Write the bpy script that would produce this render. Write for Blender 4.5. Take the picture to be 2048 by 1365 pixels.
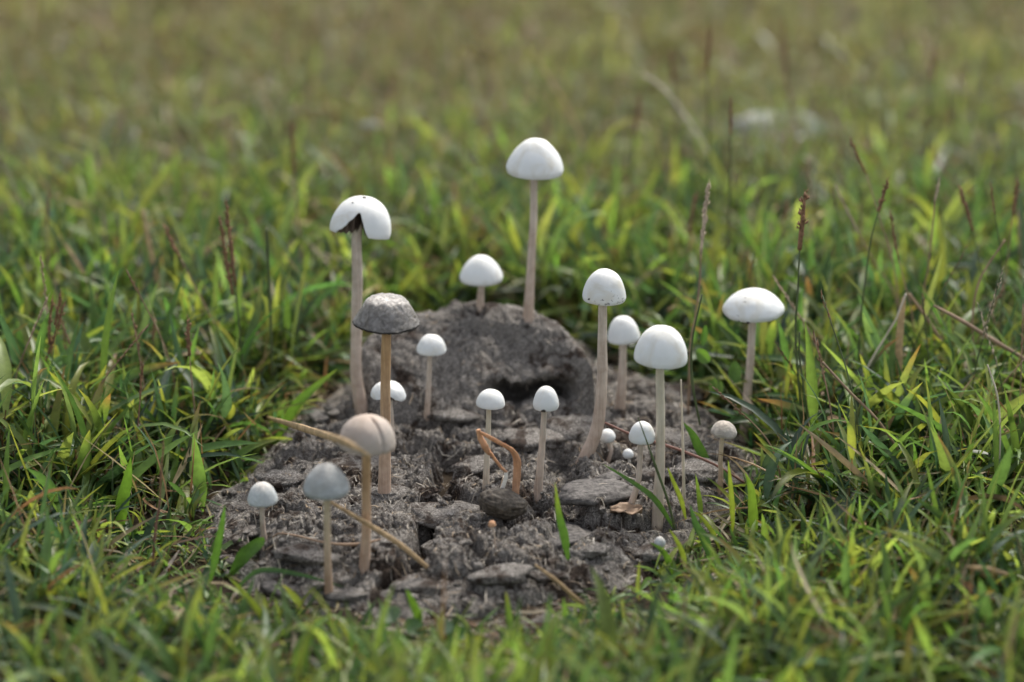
import bpy, bmesh, math, random
import numpy as np
from mathutils import Vector, Matrix

random.seed(11)
RNG = np.random.default_rng(11)
for o in list(bpy.data.objects):
    bpy.data.objects.remove(o)
SC = bpy.context.scene
COL = SC.collection
R = math.radians

# ------------------------------------------------------------------ camera
CAM_H, PITCH, LENS, SENS = 0.47, R(20.0), 56.0, 23.6
FPX = LENS / SENS * 2048.0
cd = bpy.data.cameras.new('camera')
cam = bpy.data.objects.new('camera', cd)
COL.objects.link(cam)
cam.location = (0, 0, CAM_H)
cam.rotation_euler = (R(90) - PITCH, 0, 0)
cd.lens, cd.sensor_width, cd.sensor_fit = LENS, SENS, 'HORIZONTAL'
cd.clip_start, cd.clip_end = 0.02, 2000
cd.dof.use_dof = True
cd.dof.focus_distance = 1.135
cd.dof.aperture_fstop = 2.8
SC.camera = cam

# ------------------------------------------------------------------ light
SUN_EL, SUN_AZ = R(48), R(28)          # behind the pat, a little to the right
w = bpy.data.worlds.new("World")
SC.world = w
w.use_nodes = True
nt = w.node_tree
nt.nodes.clear()
sky = nt.nodes.new('ShaderNodeTexSky')
sky.sky_type = 'NISHITA'
sky.sun_disc = False
sky.sun_elevation = SUN_EL
sky.sun_rotation = SUN_AZ
sky.dust_density = 3.0
sky.air_density = 1.0
bg = nt.nodes.new('ShaderNodeBackground')
bg.inputs['Strength'].default_value = 0.15
wo = nt.nodes.new('ShaderNodeOutputWorld')
hs = nt.nodes.new('ShaderNodeHueSaturation')       # thin bright overcast: the sky's blue is mostly washed out
hs.inputs['Saturation'].default_value = 0.32
nt.links.new(sky.outputs[0], hs.inputs['Color'])
nt.links.new(hs.outputs[0], bg.inputs['Color'])
nt.links.new(bg.outputs[0], wo.inputs['Surface'])
sd = bpy.data.lights.new('sun', 'SUN')
sd.energy = 2.0
sd.angle = R(12)
sd.color = (1.0, 0.94, 0.84)
sun = bpy.data.objects.new('sun', sd)
COL.objects.link(sun)
sv = Vector((math.sin(SUN_AZ) * math.cos(SUN_EL), math.cos(SUN_AZ) * math.cos(SUN_EL), math.sin(SUN_EL)))
sun.rotation_euler = sv.to_track_quat('Z', 'Y').to_euler()
sun.location = sv * 5
SC.view_settings.view_transform = 'Standard'
SC.view_settings.look = 'None'
SC.view_settings.gamma = 1
SC.view_settings.use_curve_mapping = False
SC.view_settings.exposure = 0.85
SC.render.engine = 'CYCLES'
SC.cycles.use_denoising = True
SC.cycles.max_bounces = 8
SC.cycles.transmission_bounces = 6
SC.cycles.sample_clamp_indirect = 6

# ------------------------------------------------------------------ geometry of the view (photo pixel, 2048 wide -> world point)
cp, sp = math.cos(PITCH), math.sin(PITCH)
def ray(u, v):
    a, b = (u - 1024) / FPX, (682.5 - v) / FPX
    return np.array([a, cp + b * sp, -sp + b * cp])
def on_plane(u, v, y):                      # on the upright plane at depth y
    d = ray(u, v)
    t = y / d[1]
    return np.array([d[0] * t, y, CAM_H + d[2] * t])
def on_level(u, v, z=0.0):
    d = ray(u, v)
    t = (z - CAM_H) / d[2]
    return np.array([d[0] * t, d[1] * t, z])
def mpp(y, v=682):                           # metres per photo pixel at depth y
    d = ray(1024, v)
    return y / d[1] / FPX

# ------------------------------------------------------------------ noise
def _hash(ix, iy, iz, seed):
    h = (ix.astype(np.int64) * 374761393 + iy.astype(np.int64) * 668265263 + iz.astype(np.int64) * 2147483647 + seed * 1274126177) & 0xFFFFFFFF
    h = ((h ^ (h >> 13)) * 1274126177) & 0xFFFFFFFF
    h = ((h ^ (h >> 16)) * 2246822519) & 0xFFFFFFFF
    return (h ^ (h >> 15)) & 0xFFFFFFFF
def pn(x, y, z=None, seed=0):
    x = np.asarray(x, float); y = np.asarray(y, float)
    z = np.zeros_like(x) if z is None else np.asarray(z, float)
    xi, yi, zi = np.floor(x), np.floor(y), np.floor(z)
    xf, yf, zf = x - xi, y - yi, z - zi
    f = lambda t: t * t * t * (t * (t * 6 - 15) + 10)
    u, v, w_ = f(xf), f(yf), f(zf)
    out = 0
    for dx in (0, 1):
        for dy in (0, 1):
            for dz in (0, 1):
                h = _hash(xi + dx, yi + dy, zi + dz, seed)
                gx = (h & 1023) / 511.5 - 1
                gy = ((h >> 10) & 1023) / 511.5 - 1
                gz = ((h >> 20) & 1023) / 511.5 - 1
                g = gx * (xf - dx) + gy * (yf - dy) + gz * (zf - dz)
                out = out + g * (u if dx else 1 - u) * (v if dy else 1 - v) * (w_ if dz else 1 - w_)
    return out
def fbm(x, y, z=None, o=4, seed=0, g=0.5):
    a, s, out = 1.0, 1.0, 0
    for k in range(o):
        out = out + a * pn(x * s, y * s, None if z is None else z * s, seed + k)
        a *= g; s *= 2.03
    return out
def worley(x, y, seed=0):
    xi, yi = np.floor(x), np.floor(y)
    f1 = np.full(x.shape, 9.0); f2 = np.full(x.shape, 9.0)
    cid = np.zeros(x.shape)
    for dx in (-1, 0, 1):
        for dy in (-1, 0, 1):
            h = _hash(xi + dx, yi + dy, np.zeros_like(xi), seed)
            px = xi + dx + (h & 1023) / 1023.0
            py = yi + dy + ((h >> 10) & 1023) / 1023.0
            d = np.hypot(px - x, py - y)
            new = d < f1
            f2 = np.where(new, f1, np.minimum(f2, d))
            cid = np.where(new, ((h >> 20) & 1023) / 1023.0, cid)
            f1 = np.where(new, d, f1)
    return f1, f2, cid
def sstep(a, b, x):
    t = np.clip((x - a) / (b - a), 0, 1)
    return t * t * (3 - 2 * t)

# ------------------------------------------------------------------ object helpers
def tag(o, label=None, cat=None, group=None, kind=None):
    if label: o['label'] = label
    if cat: o['category'] = cat
    if group: o['group'] = group
    if kind: o['kind'] = kind
    return o
def thing(name, loc, label, cat, group=None):
    o = bpy.data.objects.new(name, None)
    o.empty_display_size = 0.01
    o.location = tuple(loc)
    COL.objects.link(o)
    return tag(o, label, cat, group)
def mesh_obj(name, verts, faces, mats, parent=None, smooth=True, mat_idx=None, col=None):
    """verts are world points; with a parent they are kept relative to it"""
    v = np.asarray(verts, float)
    if parent is not None:
        base = np.array(parent.location)
        if parent.parent is not None:
            base = base + np.array(parent.parent.location)
        v = v - base
    me = bpy.data.meshes.new(name)
    me.from_pydata(v.tolist(), [], [tuple(f) for f in faces])
    for m in (mats if isinstance(mats, (list, tuple)) else [mats]):
        me.materials.append(m)
    if mat_idx is not None:
        me.polygons.foreach_set('material_index', np.asarray(mat_idx, np.int32))
    me.polygons.foreach_set('use_smooth', np.full(len(me.polygons), smooth))
    if col is not None:
        a = me.color_attributes.new('Col', 'FLOAT_COLOR', 'POINT')
        c = np.ones((len(v), 4), np.float32); c[:, :3] = col
        a.data.foreach_set('color', c.ravel())
    me.update()
    o = bpy.data.objects.new(name, me)
    COL.objects.link(o)
    if parent is not None: o.parent = parent
    return o
def big_mesh(name, v, quads, mat, parent=None, col=None, smooth=True, tris=False):
    n = 3 if tris else 4
    me = bpy.data.meshes.new(name)
    v = np.asarray(v, np.float32)
    if parent is not None: v = v - np.array(parent.location, np.float32)
    q = np.asarray(quads, np.int32)
    me.vertices.add(len(v)); me.vertices.foreach_set('co', v.ravel())
    me.loops.add(q.size); me.loops.foreach_set('vertex_index', q.ravel())
    me.polygons.add(len(q))
    me.polygons.foreach_set('loop_start', np.arange(0, q.size, n, dtype=np.int32))
    me.polygons.foreach_set('loop_total', np.full(len(q), n, np.int32))
    me.polygons.foreach_set('use_smooth', np.full(len(q), smooth))
    me.materials.append(mat)
    if col is not None:
        a = me.color_attributes.new('Col', 'FLOAT_COLOR', 'POINT')
        c = np.ones((len(v), 4), np.float32); c[:, :3] = col
        a.data.foreach_set('color', c.ravel())
    me.update(calc_edges=True)
    me.validate()
    o = bpy.data.objects.new(name, me)
    COL.objects.link(o)
    if parent is not None: o.parent = parent
    return o
def spline(pts, n):
    """Catmull-Rom through pts (k,d) -> n samples"""
    p = np.asarray(pts, float)
    if len(p) == 2:
        t = np.linspace(0, 1, n)[:, None]
        return p[0] * (1 - t) + p[1] * t
    q = np.vstack([2 * p[0] - p[1], p, 2 * p[-1] - p[-2]])
    s = np.linspace(0, len(p) - 1, n)
    i = np.minimum(s.astype(int), len(p) - 2)
    t = (s - i)[:, None]
    a, b, c, d = q[i], q[i + 1], q[i + 2], q[i + 3]
    return 0.5 * (2 * b + (c - a) * t + (2 * a - 5 * b + 4 * c - d) * t ** 2 + (3 * b - a - 3 * c + d) * t ** 3)
def tube(path, rad, n=12, cap=True, flat=1.0, wob=0.0, seed=0, twist=0.0):
    path = np.asarray(path, float); k = len(path)
    rad = np.interp(np.linspace(0, 1, k), np.linspace(0, 1, len(rad)), rad)
    T = np.gradient(path, axis=0); T /= np.linalg.norm(T, axis=1)[:, None] + 1e-12
    V = []
    ti, tj = np.meshgrid(np.arange(k), np.arange(n) * 2 * math.pi / n, indexing='ij')
    WB = pn(np.cos(tj) * 1.2, np.sin(tj) * 1.2, ti * 0.35 + seed, 5) if wob else None
    ref = np.array([0.0, -1.0, 0.0]) if abs(T[0][1]) < 0.8 else np.array([1.0, 0, 0])
    for i in range(k):
        a = ref - T[i] * ref.dot(T[i]); a /= np.linalg.norm(a) + 1e-12
        ref = a
        b = np.cross(T[i], a)
        for j in range(n):
            th = 2 * math.pi * j / n + twist * i / k
            r = rad[i]
            if wob: r *= 1 + wob * WB[i, j]
            V.append(path[i] + (a * math.cos(th) * flat + b * math.sin(th)) * r)
    F = [(i * n + j, i * n + (j + 1) % n, (i + 1) * n + (j + 1) % n, (i + 1) * n + j) for i in range(k - 1) for j in range(n)]
    if cap:
        F.append(tuple(range(n - 1, -1, -1))); F.append(tuple((k - 1) * n + j for j in range(n)))
    return V, F

# ------------------------------------------------------------------ materials
def mat(name):
    m = bpy.data.materials.new(name)
    m.use_nodes = True
    t = m.node_tree
    b = t.nodes['Principled BSDF']
    return m, t, b, t.nodes['Material Output']
def N(t, typ, **kw):
    n = t.nodes.new(typ)
    for k, v in kw.items():
        if k in n.inputs: n.inputs[k].default_value = v
        else: setattr(n, k, v)
    return n
def noise(t, scale, detail=4, rough=0.55, dist=0.0, vec=None):
    n = N(t, 'ShaderNodeTexNoise', Scale=scale, Detail=detail, Roughness=rough, Distortion=dist)
    if vec is not None: t.links.new(vec, n.inputs['Vector'])
    return n
def ramp(t, src, stops):
    r = t.nodes.new('ShaderNodeValToRGB')
    e = r.color_ramp.elements
    while len(e) < len(stops): e.new(0.5)
    for i, (p, c) in enumerate(stops):
        e[i].position = p; e[i].color = (*c, 1)
    t.links.new(src, r.inputs['Fac'])
    return r
def mix(t, fac, a, b, mode='MIX'):
    n = t.nodes.new('ShaderNodeMix'); n.data_type = 'RGBA'; n.blend_type = mode
    for s, v in ((0, fac), (6, a), (7, b)):
        if hasattr(v, 'is_output'): t.links.new(v, n.inputs[s])
        else: n.inputs[s].default_value = v if s == 0 else (*v, 1)
    return n.outputs[2]
def coords(t):
    return t.nodes.new('ShaderNodeTexCoord').outputs['Object']
def stretch(t, vec, s):
    m = t.nodes.new('ShaderNodeMapping')
    m.inputs['Scale'].default_value = s
    t.links.new(vec, m.inputs['Vector'])
    return m.outputs[0]
def bump(t, b, h, strength, dist):
    n = N(t, 'ShaderNodeBump', Strength=strength, Distance=dist)
    t.links.new(h, n.inputs['Height'])
    t.links.new(n.outputs[0], b.inputs['Normal'])

def leaf_mat(name, trans=0.45, rough=0.42, tint=(1.68, 1.66, 1.02)):
    m, t, b, out = mat(name)
    a = N(t, 'ShaderNodeAttribute', attribute_name='Col')
    v = coords(t)
    n = noise(t, 260, 3, 0.6, 0, v)
    c = mix(t, 0.55, a.outputs['Color'], ramp(t, n.outputs[0], [(0.3, (0.62, 0.62, 0.6)), (0.7, (1.3, 1.3, 1.25))]).outputs[0], 'MULTIPLY')
    t.links.new(c, b.inputs['Base Color'])
    b.inputs['Roughness'].default_value = rough
    b.inputs['Specular IOR Level'].default_value = 0.45
    tr = t.nodes.new('ShaderNodeBsdfTranslucent')
    t.links.new(mix(t, 1.0, c, tint, 'MULTIPLY'), tr.inputs['Color'])
    mx = t.nodes.new('ShaderNodeMixShader'); mx.inputs[0].default_value = trans
    t.links.new(b.outputs[0], mx.inputs[1]); t.links.new(tr.outputs[0], mx.inputs[2])
    t.links.new(mx.outputs[0], out.inputs['Surface'])
    return m
M_LEAF = leaf_mat('green_leaf')
M_DRYLEAF = leaf_mat('dry_leaf', 0.22, 0.6, (1.15, 1.05, 0.85))

def plain(name, c, rough=0.7, var=0.35, scale=300, bstr=0.3, spec=0.3):
    m, t, b, out = mat(name)
    v = coords(t)
    n = noise(t, scale, 5, 0.6, 0, v)
    lo = tuple(x * (1 - var) for x in c); hi = tuple(min(1, x * (1 + var)) for x in c)
    t.links.new(ramp(t, n.outputs[0], [(0.3, lo), (0.7, hi)]).outputs[0], b.inputs['Base Color'])
    b.inputs['Roughness'].default_value = rough
    b.inputs['Specular IOR Level'].default_value = spec
    bump(t, b, n.outputs[0], bstr, 0.0006)
    return m

def cap_mat(name, base, top, speck=0.0, wrinkle=0.0, speck_col=(0.12, 0.11, 0.11), wr_scale=220, contrast=0.0, dark=None, rough=0.55):
    """pale fungus skin: faint blotches, optional fine cracks and dirt specks"""
    m, t, b, out = mat(name)
    v = coords(t)
    g = t.nodes.new('ShaderNodeTexCoord').outputs['Generated']
    sep = t.nodes.new('ShaderNodeSeparateXYZ'); t.links.new(g, sep.inputs[0])
    n = noise(t, 120, 5, 0.6, 0.3, v)
    add = N(t, 'ShaderNodeMath', operation='MULTIPLY_ADD'); add.inputs[1].default_value = 0.5; add.inputs[2].default_value = -0.25
    t.links.new(n.outputs[0], add.inputs[0])
    s = N(t, 'ShaderNodeMath', operation='ADD'); t.links.new(sep.outputs[2], s.inputs[0]); t.links.new(add.outputs[0], s.inputs[1])
    c = ramp(t, s.outputs[0], [(0.55, base), (1.0, top)]).outputs[0]
    st = noise(t, 62, 4, 0.6, 0.8, v)                 # cream and grey staining
    c = mix(t, ramp(t, st.outputs[0], [(0.50, (0, 0, 0)), (0.70, (0.85, 0.85, 0.85))]).outputs[0], c, tuple(x * f for x, f in zip(base, (0.86, 0.80, 0.70))))
    hsrc = n.outputs[0]
    if wrinkle:
        wv = noise(t, wr_scale, 6, 0.62, 1.6, v)
        ab = N(t, 'ShaderNodeMath', operation='SUBTRACT'); t.links.new(wv.outputs[0], ab.inputs[0]); ab.inputs[1].default_value = 0.5
        a2 = N(t, 'ShaderNodeMath', operation='ABSOLUTE'); t.links.new(ab.outputs[0], a2.inputs[0])
        rr = ramp(t, a2.outputs[0], [(0.0, (0, 0, 0)), (0.07, (1, 1, 1))])
        dk = dark or tuple(x * 0.55 for x in base)
        c = mix(t, rr.outputs[0], mix(t, contrast, c, dk), c)
        hsrc = rr.outputs[0]
    if speck:
        sn = noise(t, 520, 2, 0.5, 0.0, v)
        msk = noise(t, 70, 2, 0.5, 0.0, v)
        mu = N(t, 'ShaderNodeMath', operation='MULTIPLY'); t.links.new(sn.outputs[0], mu.inputs[0]); t.links.new(msk.outputs[0], mu.inputs[1])
        k = ramp(t, mu.outputs[0], [(0.435 - 0.03 * speck, (0, 0, 0)), (0.475 - 0.03 * speck, (0.7, 0.7, 0.7))])
        c = mix(t, k.outputs[0], c, speck_col)
    t.links.new(c, b.inputs['Base Color'])
    b.inputs['Roughness'].default_value = rough
    b.inputs['Specular IOR Level'].default_value = 0.35
    b.inputs['Subsurface Weight'].default_value = 0.18
    b.inputs['Subsurface Radius'].default_value = (1.0, 0.85, 0.7)
    b.inputs['Subsurface Scale'].default_value = 0.0025
    bump(t, b, hsrc, 0.22 + 0.5 * wrinkle, 0.0006)
    return m
def stem_mat(name, top, low, streak=0.25):
    m, t, b, out = mat(name)
    v = coords(t)
    g = t.nodes.new('ShaderNodeTexCoord').outputs['Generated']
    sep = t.nodes.new('ShaderNodeSeparateXYZ'); t.links.new(g, sep.inputs[0])
    n = noise(t, 1.0, 4, 0.6, 0.2, stretch(t, v, (900, 900, 35)))
    n2 = noise(t, 160, 4, 0.6, 0.4, v)
    c = ramp(t, sep.outputs[2], [(0.05, low), (0.75, top)]).outputs[0]
    c = mix(t, streak, c, ramp(t, n.outputs[0], [(0.3, (0.45, 0.42, 0.4)), (0.65, (1.2, 1.18, 1.15))]).outputs[0], 'MULTIPLY')
    c = mix(t, streak * 1.3, c, ramp(t, n2.outputs[0], [(0.3, (0.6, 0.5, 0.42)), (0.6, (1.1, 1.1, 1.1))]).outputs[0], 'MULTIPLY')
    t.links.new(c, b.inputs['Base Color'])
    b.inputs['Roughness'].default_value = 0.6
    b.inputs['Specular IOR Level'].default_value = 0.3
    b.inputs['Subsurface Weight'].default_value = 0.12
    b.inputs['Subsurface Radius'].default_value = (1.0, 0.7, 0.5)
    b.inputs['Subsurface Scale'].default_value = 0.0015
    bump(t, b, n.outputs[0], 0.35, 0.0004)
    return m
M_CAP = cap_mat('white_cap_skin', (0.68, 0.70, 0.70), (0.76, 0.75, 0.715))
M_CAPS = cap_mat('specked_white_cap_skin', (0.66, 0.68, 0.68), (0.75, 0.735, 0.70), speck=1.0)
M_CAPC = cap_mat('crackled_pale_cap_skin', (0.56, 0.60, 0.61), (0.66, 0.62, 0.57), wrinkle=0.6, wr_scale=260, contrast=0.35)
M_CAPBLUE = cap_mat('blue_grey_cap_skin', (0.37, 0.395, 0.405), (0.45, 0.43, 0.405), wrinkle=0.5, wr_scale=230, contrast=0.4)
M_CAPPINK = cap_mat('pinkish_beige_cap_skin', (0.37, 0.325, 0.29), (0.42, 0.335, 0.275), speck=0.3, rough=0.65)
M_CAPGREY = cap_mat('wrinkled_grey_cap_skin', (0.20, 0.19, 0.182), (0.58, 0.54, 0.50), wrinkle=1.0, wr_scale=300, contrast=0.5, dark=(0.10, 0.094, 0.088), rough=0.36)
M_CAPDRY = cap_mat('dry_brownish_cap_skin', (0.52, 0.48, 0.43), (0.62, 0.54, 0.46), wrinkle=0.9, wr_scale=380, contrast=0.5, rough=0.75)
M_GILL = plain('dark_gills', (0.09, 0.075, 0.065), 0.8, 0.4, 600)
M_RIM = plain('black_cap_rim', (0.025, 0.022, 0.02), 0.8, 0.4, 600)
M_SPOT = plain('dark_dirt_speck', (0.05, 0.045, 0.04), 0.8, 0.4, 900)
M_STEM = stem_mat('pale_pinkish_stem', (0.57, 0.505, 0.435), (0.50, 0.395, 0.325), 0.4)
M_STEMW = stem_mat('creamy_stem', (0.59, 0.55, 0.44), (0.52, 0.44, 0.36))
M_STEMB = stem_mat('brown_stem', (0.45, 0.30, 0.16), (0.52, 0.39, 0.31), 0.4)
M_STEMT = stem_mat('tan_stem', (0.50, 0.43, 0.31), (0.46, 0.31, 0.22), 0.3)
M_ORANGE = stem_mat('shrivelled_orange_stem', (0.62, 0.34, 0.19), (0.45, 0.26, 0.16), 0.45)
M_WHITESTUB = plain('white_stub', (0.72, 0.68, 0.62), 0.6, 0.12)
M_SEED = plain('rusty_seed_husks', (0.20, 0.112, 0.062), 0.75, 0.55, 500)
M_SEEDP = plain('pale_seed_husks', (0.45, 0.36, 0.27), 0.75, 0.4, 500)
M_STALKG = plain('green_stalk', (0.075, 0.10, 0.04), 0.55, 0.35, 90)
M_STALKB = plain('brown_stalk', (0.28, 0.19, 0.125), 0.65, 0.4, 90)
M_STRAW = plain('bleached_straw', (0.55, 0.48, 0.38), 0.6, 0.25, 120)
M_TAN = plain('tan_dry_blade', (0.44, 0.305, 0.17), 0.7, 0.45, 200)
M_RED = plain('reddish_runner', (0.22, 0.11, 0.085), 0.6, 0.35, 140)
M_NUT = plain('dark_shrivelled_cap', (0.062, 0.05, 0.038), 0.65, 0.75, 520, 1.0)
M_LITTER = plain('pale_litter', (0.21, 0.235, 0.215), 0.5, 0.2, 60)
M_DEADLEAF = plain('dark_dead_leaf', (0.07, 0.045, 0.035), 0.6, 0.4, 120)

# dung crust: grey fibrous weathered crust with brown patches
M_DUNG, t, b, out = mat('dung_crust')
v = coords(t)
n1 = noise(t, 60, 8, 0.66, 0.6, v)
n2 = noise(t, 480, 8, 0.74, 2.2, v)
n3 = noise(t, 1300, 5, 0.7, 3.0, v)
vo = N(t, 'ShaderNodeTexVoronoi', Scale=620.0)
wob = mix(t, 0.012, v, noise(t, 300, 3, 0.6, 0, v).outputs['Color'], 'ADD')
t.links.new(wob, vo.inputs['Vector'])
grey = ramp(t, n2.outputs[0], [(0.33, (0.05, 0.042, 0.037)), (0.44, (0.16, 0.143, 0.128)), (0.55, (0.38, 0.352, 0.322)), (0.65, (0.66, 0.625, 0.58))]).outputs[0]
brown = ramp(t, n2.outputs[0], [(0.33, (0.018, 0.012, 0.009)), (0.5, (0.062, 0.043, 0.033)), (0.68, (0.20, 0.15, 0.115))]).outputs[0]
k = ramp(t, n1.outputs[0], [(0.40, (1, 1, 1)), (0.49, (0, 0, 0))]).outputs[0]
c = mix(t, k, grey, brown)
c = mix(t, 0.6, c, ramp(t, n3.outputs[0], [(0.36, (0.35, 0.33, 0.31)), (0.6, (1.25, 1.25, 1.25))]).outputs[0], 'MULTIPLY')
c = mix(t, ramp(t, vo.outputs['Distance'], [(0.10, (0.8, 0.8, 0.8)), (0.26, (0, 0, 0))]).outputs[0], c, (0.02, 0.015, 0.012))
t.links.new(c, b.inputs['Base Color'])
b.inputs['Roughness'].default_value = 0.85
b.inputs['Specular IOR Level'].default_value = 0.25
hm = N(t, 'ShaderNodeMath', operation='ADD'); t.links.new(n2.outputs[0], hm.inputs[0]); t.links.new(n3.outputs[0], hm.inputs[1])
bump(t, b, hm.outputs[0], 0.9, 0.0016)
M_DAMP = plain('damp_dung', (0.095, 0.086, 0.08), 0.75, 0.75, 420, 1.0, 0.3)

# soil under the grass: dark earth near, grass-toned sward where the blades get too small to see
M_SOIL, t, b, out = mat('soil_and_sward')
v = coords(t)
n1 = noise(t, 30, 8, 0.65, 0.3, v)
n2 = noise(t, 1.3, 5, 0.6, 0.2, v)
near = ramp(t, n1.outputs[0], [(0.3, (0.018, 0.013, 0.009)), (0.55, (0.05, 0.037, 0.025)), (0.75, (0.12, 0.09, 0.06))]).outputs[0]
far = ramp(t, n2.outputs[0], [(0.35, (0.055, 0.07, 0.025)), (0.6, (0.10, 0.095, 0.045))]).outputs[0]
ln = N(t, 'ShaderNodeVectorMath', operation='LENGTH'); t.links.new(v, ln.inputs[0])
kf = ramp(t, N(t, 'ShaderNodeMath', operation='DIVIDE').outputs[0], [(0.15, (0, 0, 0)), (0.25, (1, 1, 1))])
dv = kf.inputs['Fac'].links[0].from_node; dv.inputs[1].default_value = 10.0; t.links.new(ln.outputs['Value'], dv.inputs[0])
t.links.new(mix(t, kf.outputs[0], near, far), b.inputs['Base Color'])
b.inputs['Roughness'].default_value = 0.95
b.inputs['Specular IOR Level'].default_value = 0.1
bump(t, b, n1.outputs[0], 0.8, 0.004)

# ------------------------------------------------------------------ ground
def ground_h(x, y):
    return 0.004 * fbm(np.asarray(x) * 9, np.asarray(y) * 9, o=3, seed=3) * np.exp(-np.hypot(x, np.asarray(y) - 1.2) / 6)
gs = np.concatenate([-np.geomspace(400, 2.5, 16), np.linspace(-2.2, 2.2, 111), np.geomspace(2.5, 400, 16)])
gx, gy = np.meshgrid(gs, gs + 1.2)
gv = np.stack([gx, gy, ground_h(gx, gy)], -1).reshape(-1, 3)
n = len(gs)
ii, jj = np.meshgrid(np.arange(n - 1), np.arange(n - 1), indexing='ij')
a0 = (ii * n + jj).ravel()
g = big_mesh('ground', gv, np.stack([a0, a0 + 1, a0 + n + 1, a0 + n], 1), M_SOIL)
tag(g, kind='structure')

# ------------------------------------------------------------------ dung pat: a height field with a raised slab at the back
OUT_PX = [(412, 1075), (425, 1010), (475, 950), (555, 895), (600, 835), (690, 770), (735, 715), (830, 680), (960, 655), (1090, 665),
          (1190, 705), (1270, 760), (1380, 800), (1480, 860), (1530, 930), (1500, 1010), (1400, 1090), (1300, 1150), (1150, 1205),
          (1000, 1235), (800, 1228), (620, 1205), (500, 1190), (430, 1130)]
OUT_PX = [(u, v_ + 38 * min(1, max(0, (v_ - 1080) / 80)) * min(1, max(0, (1330 - u) / 150))) for u, v_ in OUT_PX]
poly = np.array([on_level(*p)[:2] for p in OUT_PX])
def poly_sd(x, y):
    """signed distance to the pat's outline, positive inside"""
    d = np.full(x.shape, 9.0); ins = np.zeros(x.shape, bool)
    for i in range(len(poly)):
        ax, ay = poly[i]; bx, by = poly[(i + 1) % len(poly)]
        ex, ey = bx - ax, by - ay
        tt = np.clip(((x - ax) * ex + (y - ay) * ey) / (ex * ex + ey * ey), 0, 1)
        d = np.minimum(d, np.hypot(x - ax - ex * tt, y - ay - ey * tt))
        c = ((ay > y) != (by > y)) & (x < (bx - ax) * (y - ay) / (by - ay + 1e-15) + ax)
        ins ^= c
    return np.where(ins, d, -d)
RIDGE = np.array([(703, 775, .026), (710, 730, .036), (736, 682, .045), (792, 646, .051), (838, 634, .053), (870, 628, .054), (892, 626, .054), (908, 612, .057), (960, 611, .058),
                  (1030, 618, .058), (1085, 638, .056), (1130, 668, .052), (1165, 705, .046), (1188, 745, .039), (1200, 790, .028)])
FOOT = np.array([(703, 795), (740, 826), (850, 842), (1000, 838), (1100, 845), (1188, 822), (1200, 812)])
rw = np.array([on_level(u, v_, z) for u, v_, z in RIDGE])
fw = np.array([on_level(u, v_, .018) for u, v_ in FOOT])
def trough(x, y, pts, width, depth):
    p = np.array([on_level(u, v_, .017)[:2] for u, v_ in pts])
    p = spline(p, 6 * len(p))
    d = np.full(x.shape, 9.0)
    for i in range(len(p) - 1):
        e = p[i + 1] - p[i]
        tt = np.clip(((x - p[i][0]) * e[0] + (y - p[i][1]) * e[1]) / (e @ e + 1e-12), 0, 1)
        d = np.minimum(d, np.hypot(x - p[i][0] - e[0] * tt, y - p[i][1] - e[1] * tt))
    d = d + 0.0025 * pn(x * 160, y * 160, seed=44) + 0.0018 * pn(x * 420, y * 420, seed=45)
    return depth * (1 - sstep(0.2 * width, width, d))
NX, NY = 580, 540
X0, X1 = poly[:, 0].min() - .015, poly[:, 0].max() + .015
Y0, Y1 = poly[:, 1].min() - .015, poly[:, 1].max() + .03
xs, ys = np.linspace(X0, X1, NX), np.linspace(Y0, Y1, NY)
DX, DY = np.meshgrid(xs, ys, indexing='ij')
sdist = poly_sd(DX, DY) + 0.011 * fbm(DX * 32, DY * 32, o=4, seed=7)
edge = np.clip(sdist / (0.028 + 0.034 * (1 - sstep(.94, 1.0, DY))), 0, 1)
base = 0.0175 * edge ** 0.65 - 0.004
base += 0.0035 * fbm(DX * 22, DY * 22, o=3, seed=9) * edge
# slab
yr = np.interp(DX, rw[:, 0], rw[:, 1]); zr = np.interp(DX, rw[:, 0], rw[:, 2]); yf = np.interp(DX, fw[:, 0], fw[:, 1])
tt = (DY - yf) / np.maximum(yr - yf, 1e-3)
inx = (DX > rw[0, 0]) & (DX < rw[-1, 0])
prof = np.where(tt < 1, .5 * np.sin(np.clip(tt, 0, 1) * 1.5708) ** 0.85 + .5 * np.clip(tt, 0, 1) ** .9, 1 - sstep(0.004, 0.040, DY - yr))
edgex = sstep(0, 0.0035, DX - rw[0, 0]) * sstep(0, 0.0045, rw[-1, 0] - DX)
slab = np.where(inx & (tt > 0), np.maximum(zr - base, 0) * prof * edgex, 0)
GGX, GGY = np.linspace(-1.2, 1.2, 240), np.linspace(.4, 3.4, 300)
GG = ground_h(*np.meshgrid(GGX, GGY, indexing='ij'))
def ground_at(x, y):
    fx = min(max((x + 1.2) / 2.4 * 239, 0), 238.99); fy = min(max((y - .4) / 3.0 * 299, 0), 298.99)
    i, j = int(fx), int(fy); a, c = fx - i, fy - j
    return GG[i, j] * (1 - a) * (1 - c) + GG[i + 1, j] * a * (1 - c) + GG[i, j + 1] * (1 - a) * c + GG[i + 1, j + 1] * a * c
def hf(x, y):
    """surface height of dung or ground below (x, y)"""
    fx = (x - X0) / (X1 - X0) * (NX - 1); fy = (y - Y0) / (Y1 - Y0) * (NY - 1)
    gz = ground_at(x, y)
    if not (0 <= fx < NX - 1 and 0 <= fy < NY - 1): return gz
    i, j = int(fx), int(fy); a, c = fx - i, fy - j
    z = H[i, j] * (1 - a) * (1 - c) + H[i + 1, j] * a * (1 - c) + H[i, j + 1] * (1 - a) * c + H[i + 1, j + 1] * a * c
    return max(gz, z)
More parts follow.
